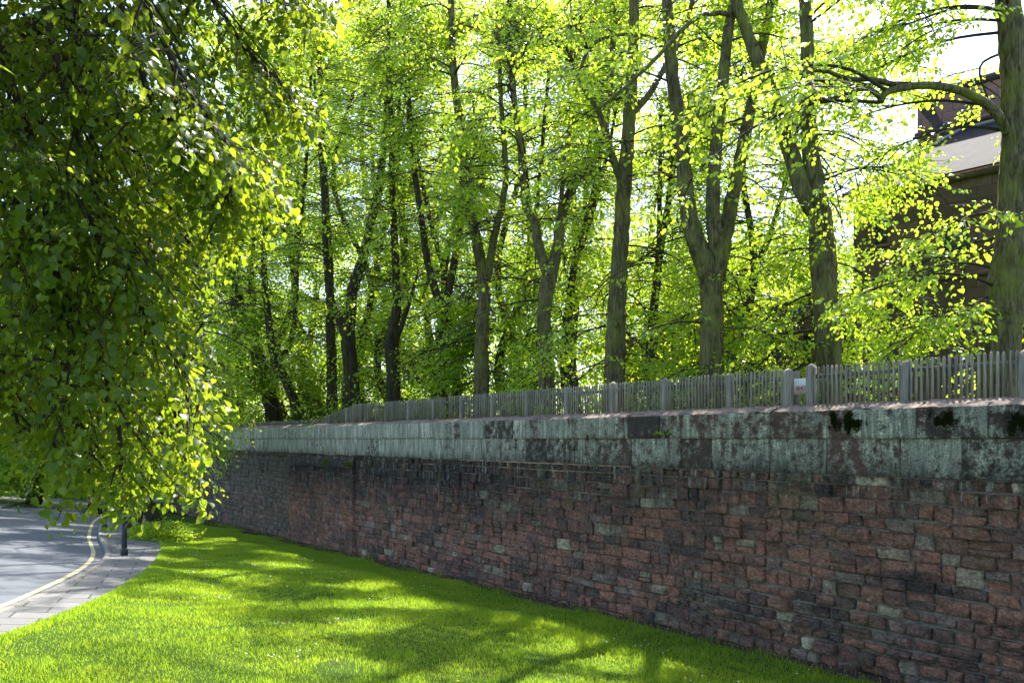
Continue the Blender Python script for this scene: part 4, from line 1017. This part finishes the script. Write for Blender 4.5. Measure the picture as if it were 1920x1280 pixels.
# brick annex with lamp, pipe
an = bld('brick_annex', 'small red brick annex at the left end of the low wing')
zA = 5.35 - TZ; s2 = sb(1160, wy)
c = Col(); c.box(sC + .004, s2, wy - 4, wy - .1, -.2, zA); c.build('wall', M['brick'], an)
c = Col(); c.box(sC + .005, s2 + .1, wy - 4.1, wy + .05, zA + .002, zA + .12); c.build('roof', M['lead'], an)
def thing_at(name, s, y, z, label, cat, rz=RB, o=B0, u=UB, n=NB): p = o + u * s + n * y; return empty(name, (p[0], p[1], z), label, cat, rz=rz)
sl_ = sb(1197, wy); f = thing_at('floodlight', sl_, wy - .1, 5.0, 'boxy pale floodlight fixed to the red brick annex', 'floodlight')
c = Col(); c.box(-.2, .2, .12, .34, -.16, .2); c.box(-.03, .03, 0.0, .12, -.02, .04); c.box(-.05, .05, .16, .30, -.34, -.162); c.build('housing', M['dark'], f)
c = Col(); c.box(-.18, .18, .342, .36, -.14, .18); c.build('lamp_glass', M['lens'], f)
sl_ = sb(1683, 0); f = thing_at('wall_lantern', sl_, .002, zb2(1683, 572), 'small square glazed lantern on the tall building wall above the lower window', 'lantern')
c = Col(); c.box(-.03, .03, 0, .22, .42, .47); c.add([(-.2, .02, .4), (.2, .02, .4), (.2, .42, .4), (-.2, .42, .4), (0, .22, .52)], [np.array([[3, 2, 1, 0]]), np.array([(0, 1, 4), (1, 2, 4), (2, 3, 4), (3, 0, 4)])])
for a in (-.16, .14):
    for b in (.06, .36): c.box(a, a + .02, b, b + .02, 0, .4)
c.box(-.16, .16, .06, .38, -.03, 0); c.build('lantern_frame', M['dark'], f)
c = Col(); c.box(-.138, .138, .085, .355, .002, .395); c.build('lamp_glass', M['lens'], f)
f = thing_at('drainpipe', sb(1214, wy), wy, TZ, 'green downpipe on the left corner of the low stone wing', 'drainpipe')
c = Col(); c.add(*tube([(0, .12, 0), (0, .12, 6.2)], .075, 8, cap=True)); c.box(-.14, .14, .02, .26, 6.2, 6.45)
for z in (1.2, 3.2, 5.2): c.box(-.1, .1, .003, .1, z, z + .06)
c.build('pipe', M['green_paint'], f)
f = thing_at('roof_railing', sb(1560, wy - 1), wy - 1, 6.13, 'thin metal guard railing on the flat roof of the low wing', 'railing')
L = sb(1400, wy - 1) - sb(1560, wy - 1); c = Col()
for z in (.55, 1.05): c.add(*tube([(0, 0, z), (L, 0, z)], .022, 6))
c.build('handrail', M['dark'], f)
for k in range(4): c = Col(); c.add(*tube([(L * k / 3, 0, 0), (L * k / 3, 0, 1.06)], .024, 6, cap=True)); c.build('post', M['dark'], f)

# ------------------------------------------------------------------ bollards
def lathe(prof, n=20):
    prof = np.array(prof, float); a = np.arange(n) / n * 2 * np.pi
    v = np.stack([prof[:, None, 0] * np.cos(a), prof[:, None, 0] * np.sin(a), np.repeat(prof[:, 1:2], n, 1)], -1)
    i = np.arange(v.shape[0] * n).reshape(-1, n); nx = np.roll(i, -1, 1)
    return v.reshape(-1, 3), [np.stack([i[:-1], nx[:-1], nx[1:], i[1:]], -1).reshape(-1, 4), i[-1][None]]
def bollard(px, py, label):
    x, y = G(px, py); o = empty('bollard', (x, y, float(terr(x, y)) - .005), label, 'bollard', 'black bollards along the pavement edge')
    c = Col(); c.add(*lathe([(.085, 0), (.088, .02), (.088, .135), (.080, .15), (.068, .165), (.066, .18)])); c.build('base', M['dark'], o, True)
    c = Col(); c.add(*lathe([(.066, .18), (.063, .5), (.058, .80)])); c.build('shaft', M['dark'], o, True)
    c = Col(); c.add(*lathe([(.058, .80), (.064, .815), (.074, .83), (.077, .845), (.070, .865), (.055, .885), (.048, .90), (.052, .915), (.046, .93), (.040, .97), (.036, .985), (.02, .995), (.004, 1.0)])); c.build('cap', M['dark'], o, True)
bollard(233, 1040, 'nearer black cast iron bollard standing clear on the sunlit pavement')
bollard(196, 991, 'further thin looking black bollard mostly hidden behind the hanging leaves')

# ------------------------------------------------------------------ cars
def car(x, y, rz, paint, label):
    z = float(terr(x, y)) - .1
    o = empty('parked_car', (x, y, z), label, 'car', 'cars at the far end of the road', rz)
    prof = [(-2.0, .35), (-2.03, .62), (-1.97, .92), (-1.6, .97), (-.95, 1.0), (.85, .98), (1.7, .84), (2.0, .68), (2.03, .38), (1.7, .26), (-1.7, .26)]
    c = Col(); yy = [(-.86, .0), (-.82, .0), (.82, .0), (.86, .0)]
    V = []; n = len(prof)
    for w_, sc in ((-.86, .94), (-.78, 1.0), (.78, 1.0), (.86, .94)): V.append([(px_ * (sc * .3 + .7), w_, .62 + (pz - .62) * sc) for px_, pz in prof])
    V = np.array(V); i = np.arange(4 * n).reshape(4, n); nx = np.roll(i, -1, 1)
    c.add(V.reshape(-1, 3), [np.stack([i[:-1], nx[:-1], nx[1:], i[1:]], -1).reshape(-1, 4), i[0][::-1][None], i[-1][None]]); c.build('body', M[paint], o, True)
    cp = [(-1.75, .95), (-1.35, 1.42), (.15, 1.46), (.95, .97)]
    c = Col(); V = np.array([[(a * 1.0, w_ * (.80 if b < 1 else .66), b) for a, b in cp] for w_ in (-1, 1)]); i = np.arange(8).reshape(2, 4); nx = np.roll(i, -1, 1)
    c.add(V.reshape(-1, 3), [np.stack([i[0], nx[0], nx[1], i[1]], -1), i[0][::-1][None], i[1][None]]); c.build('glasshouse', M['carglass'], o)
    c = Col(); c.box(-1.36, .16, -.64, .64, 1.425, 1.475); c.build('roof', M[paint], o)
    for a in (-1.25, 1.3):
        for b in (-.80, .80):
            c = Col(); v, f = lathe([(.02, -.1), (.2, -.1), (.31, -.09), (.32, 0), (.31, .09), (.2, .1), (.02, .1)], 16); v = v[:, [0, 2, 1]] + np.array([a, b, .32]); c.add(v, f); c.build('wheel', M['rubber'], o)
    for b in (-.62, .62): c = Col(); c.box(-2.045, -1.96, b - .17, b + .17, .66, .88); c.build('tail_lamp', M['tail'], o)
hd = math.atan2(.9, -.45)
car(-20.7, 41.0, hd, 'carblack', 'small black car seen from behind with red tail lamps beside the far kerb bend')
car(-21.0, 50.5, hd + .9, 'carsilver', 'pale silver car glimpsed between the roadside tree and the end of the wall')

# ------------------------------------------------------------------ low brick wall and railing beyond the far lawn
def lowwall():
    xa, ya = -62.0, 50.0; xb, yb = -27.5, 60.0; L = math.hypot(xb - xa, yb - ya); rz = math.atan2(yb - ya, xb - xa); n = 24
    z0 = float(terr(xa, ya)); o = empty('low_brick_wall', (xa, ya, z0), 'low reddish brick wall along the back of the far lawn', 'wall', rz=rz)
    xs = np.linspace(0, L, n); zz = np.array([float(terr(xa + (xb - xa) * t, ya + (yb - ya) * t)) for t in np.linspace(0, 1, n)]) - z0
    def sweep(y0, y1, h0, h1, name, mat, par):
        c = Col(); V = np.stack([np.stack([xs, np.full(n, y), zz + h], -1) for y, h in ((y0, h0), (y0, h1), (y1, h1), (y1, h0))], 1); i = np.arange(n * 4).reshape(n, 4); nx = np.roll(i, -1, 1)
        c.add(V.reshape(-1, 3), [np.stack([i[:-1], i[1:], nx[1:], nx[:-1]], -1).reshape(-1, 4), i[0][None], i[-1][::-1][None]]); return c.build(name, mat, par)
    sweep(-.12, .12, -.3, .42, 'brickwork', M['brick'], o); sweep(-.15, .15, .421, .5, 'coping', M['kerb'], o)
    r = empty('iron_railing', (xa, ya, z0 + .5), 'dark iron railing standing on the low brick wall', 'railing', rz=rz)
    for h in (.1, 1.05): 
        q = sweep(-.02, .02, h, h + .04, 'rail', M['dark'], r)
    c = Col()
    for t in np.linspace(0, L, int(L / .13)): z = float(np.interp(t, xs, zz)); c.box(t - .01, t + .01, -.01, .01, z, z + 1.22)
    q = c.build('bars', M['dark'], r)
    for t in np.linspace(0, L, 14): z = float(np.interp(t, xs, zz)); c = Col(); c.box(t - .045, t + .045, -.045, .045, z, z + 1.35); c.build('post', M['dark'], r)
lowwall()

# ------------------------------------------------------------------ leafy clumps: suckers and ivy
def clump(name, x, y, z, rx, rz_, n, label, cat, seed, mat='leaf', kind='heart', sc=.6, group=None):
    rng = np.random.default_rng(seed); o = empty(name, (x, y, z), label, cat, group)
    th = rng.uniform(0, 2 * np.pi, n); u = rng.random(n) ** .5; r = rx * u; h = rz_ * (1 - u ** 2) * rng.uniform(.2, 1, n) + .03
    pos = np.stack([r * np.cos(th), r * np.sin(th), h], -1); fw = norm(np.stack([np.cos(th), np.sin(th), rng.uniform(-.2, .9, n)], -1) + rng.normal(size=(n, 3)) * .25)
    V, Fs, T, st = place_twigs(rng, pos, fw, rng.uniform(.6, 1.2, n) * sc, kind, True)
    link('foliage', mesh_np('foliage', V, Fs, M[mat], {'tone': ('POINT', T)}), o)
    c = Col(); c.add(*st)
    for k in range(40):
        e = pos[rng.integers(n)]; c.add(*tube(np.array([(0, 0, -.05), e * .5 + np.array([0, 0, .05]), e]), [.01, .006, .003], 3))
    c.build('stems', M['twig'], o)
x, y = G(300, 1010); clump('sucker_growth', x, y, float(terr(x, y)), .95, .55, 620, 'low clump of bright leafy suckers round the foot of the roadside tree', 'shrub', 41)
x, y, _ = P(672, 760, 34); clump('ivy_clump', x + .3, y - .3, TZ, .8, 1.5, 500, 'dark ivy clump at the foot of the broad V shaped trunk', 'ivy', 42, 'ivy', 'diamond', .8)
x, y, _ = P(592, 760, 38); clump('ivy_clump', x, y, TZ, 1.1, 1.6, 600, 'dark ivy mound right of the two leaning trunks', 'ivy', 43, 'ivy', 'diamond', .9)
def fern(px, z, label, seed):
    s = s_of_px(px); x, y = wl(s, .04); clump('wall_fern', x, y, z, .07, .10, 9, label, 'plant', seed, 'leaf', 'heart', .32)
fern(1104, .02, 'small green fern growing from a joint in the pale blocks, left one of two', 44)
fern(1252, .05, 'small green fern growing from a joint in the pale blocks, right one of two', 45)
x, y = wl(s_of_px(660, .25), .1); 

# ------------------------------------------------------------------ grass, flowers, litter
rng = np.random.default_rng(77)
def lawn_pts(n, y0, y1, p=1.0, cond=None):
    yy = y0 + (y1 - y0) * rng.random(n) ** p; a = np.maximum(ex(yy) + .02, -.66 * yy); b = np.minimum(wallx(yy) - .48 - .12 * np.sin(yy * 2.3) * np.sin(yy * .9), .66 * yy)
    xx = a + (b - a) * rng.random(n); return xx, yy
def lz(x, y): return terr(x, y) + lawn_z(x, y)
def blades(x, y, h, w_):
    n = len(x); th = rng.uniform(0, np.pi, n); ln = rng.normal(size=(n, 2)) * .35
    z = lz(x, y) - .005; b = np.stack([x, y, z], -1); dv = np.stack([np.cos(th), np.sin(th), np.zeros(n)], -1) * w_[:, None] * .5
    mid = b + np.stack([ln[:, 0] * h * .35, ln[:, 1] * h * .35, h * .6], -1); tip = b + np.stack([ln[:, 0] * h, ln[:, 1] * h, h], -1)
    V = np.stack([b - dv, b + dv, mid + dv * .75, mid - dv * .75, tip], 1).reshape(-1, 3); i = np.arange(n)[:, None] * 5
    tn = .55 * rng.random(n) + .45 * patch(x * 1.3 + 2, y * 1.9 + 1) ** 1.3
    return V, i + np.array([[0, 1, 2, 3]]), i + np.array([[3, 2, 4]]), np.repeat(tn, 5)
def patch(x, y): return .5 + .5 * np.sin(x * 1.7 + 2 * np.sin(y * .8)) * np.sin(y * 1.3 + 1.5 * np.sin(x * .9))
n = 480000
x, y = lawn_pts(n, 6.6, 34, 1.35); pt = patch(x, y)
q_ = patch(x * 3.1 + 4, y * 2.7); h = (.02 + .045 * rng.random(n)) * (.45 + .6 * pt + .7 * q_ * q_); w_ = (.004 + .004 * rng.random(n)) * (y / 10) ** .6
bare = (patch(x * .83 + 7, y * .71 + 3) > .955) | (patch(x * 1.9 + 1, y * 1.5 + 8) > .985); kk = ~bare | (rng.random(n) < .22); x, y, h, w_ = x[kk], y[kk], h[kk], w_[kk]
V1 = blades(x, y, h, w_)
# uncut taller tufts along a ragged line a few metres out from the wall, and at the lawn edges
n = 60000; s = rng.uniform(-2, 22, n); cl = np.sin(s * 2.1) * np.sin(s * .9 + 1) ; yo = 2.75 + .35 * np.sin(s * .8) + rng.normal(size=n) * .30 + .15 * cl
x, y = wl(s, yo); k = (x > ex(y) + .1) & (rng.random(n) < np.clip(.45 + .5 * cl, .05, 1)); x, y = x[k], y[k]; n = len(x)
V2 = blades(x, y, .06 + .09 * rng.random(n) ** 2, np.full(n, .006))
n = 30000; y = 6 + 24 * rng.random(n); x = ex(y) + np.abs(rng.normal(size=n)) * .12 - .03
V3 = blades(x, y, .03 + .05 * rng.random(n), np.full(n, .008))
n = 9000; s_ = rng.uniform(-3, 34, n); cl = np.clip(np.sin(s_ * 3.1) * np.sin(s_ * 1.27 + 1) + .25 * np.sin(s_ * 11), 0, 1); k = rng.random(n) < .12 + .8 * cl; s_ = s_[k]; n = len(s_)
x, y = wl(s_, .22 + .22 * rng.random(n) + .10 * rng.normal(size=n)); V4 = blades(x, y, .07 + .13 * rng.random(n) ** 2, np.full(n, .008))
o_ = 0; VV, F4, F3, TT = [], [], [], []
for v, a, b, t in (V1, V2, V3, V4): VV.append(v); F4.append(a + o_); F3.append(b + o_); TT.append(t); o_ += len(v)
o = link('grass', mesh_np('grass', np.concatenate(VV), [np.concatenate(F3), np.concatenate(F4)], M['blade'], {'tone': ('POINT', np.concatenate(TT))})); tag(o, 'short lawn grass with uncut taller tufts', None, None, 'stuff')
def dots(name, mat, n, y0, y1, r, up, label, cluster=True):
    c = Col(); x, y = lawn_pts(n, y0, y1)
    if cluster:
        k = rng.integers(0, max(1, n // 9), n); cx, cy_ = lawn_pts(max(1, n // 9), y0, y1); x = cx[k] + rng.normal(size=n) * .3; y = cy_[k] + rng.normal(size=n) * .3
        q = (x > ex(y) + .2) & (x < wallx(y) - .5); x, y = x[q], y[q]
    a = np.arange(6) / 6 * 2 * np.pi
    for X_, Y_ in zip(x, y):
        z = float(lz(X_, Y_)) + up * rng.uniform(.6, 1.3); tl = rng.normal(size=2) * .3; rr = r * rng.uniform(.7, 1.2)
        v = [(X_ + rr * math.cos(t), Y_ + rr * math.sin(t), z + rr * (tl[0] * math.cos(t) + tl[1] * math.sin(t))) for t in a] + [(X_, Y_, z + rr * .35)]
        c.add(v, np.array([(j, (j + 1) % 6, 6) for j in range(6)]))
    tag(c.build(name, mat), label, None, None, 'stuff')
dots('daisies', M['petal'], 420, 9, 30, .012, .045, 'tiny white daisies sprinkled over the lawn')
dots('dandelions', M['dandelion'], 60, 9, 30, .018, .05, 'small yellow dandelion heads scattered over the lawn', False)
c = Col(); ss = rng.uniform(-3, 38, 1500); yy_ = np.abs(rng.normal(size=1500)) * .22 + .03
for s, q in zip(ss, yy_):
    X_, Y_ = wl(s, q); z = float(terr(X_, Y_)) + .07; d = norm(rng.normal(size=3)) * .022; e = norm(np.cross(d, rng.normal(size=3))) * .013
    p = np.array([X_, Y_, z]); c.add([p - d, p + e, p + d, p - e], np.array([[0, 1, 2, 3]]))
tag(c.build('leaf_litter', M['litter']), 'dry fallen leaf litter along the foot of the wall', None, None, 'stuff')
print('POLYS', sum(len(m_.polygons) for m_ in bpy.data.meshes))
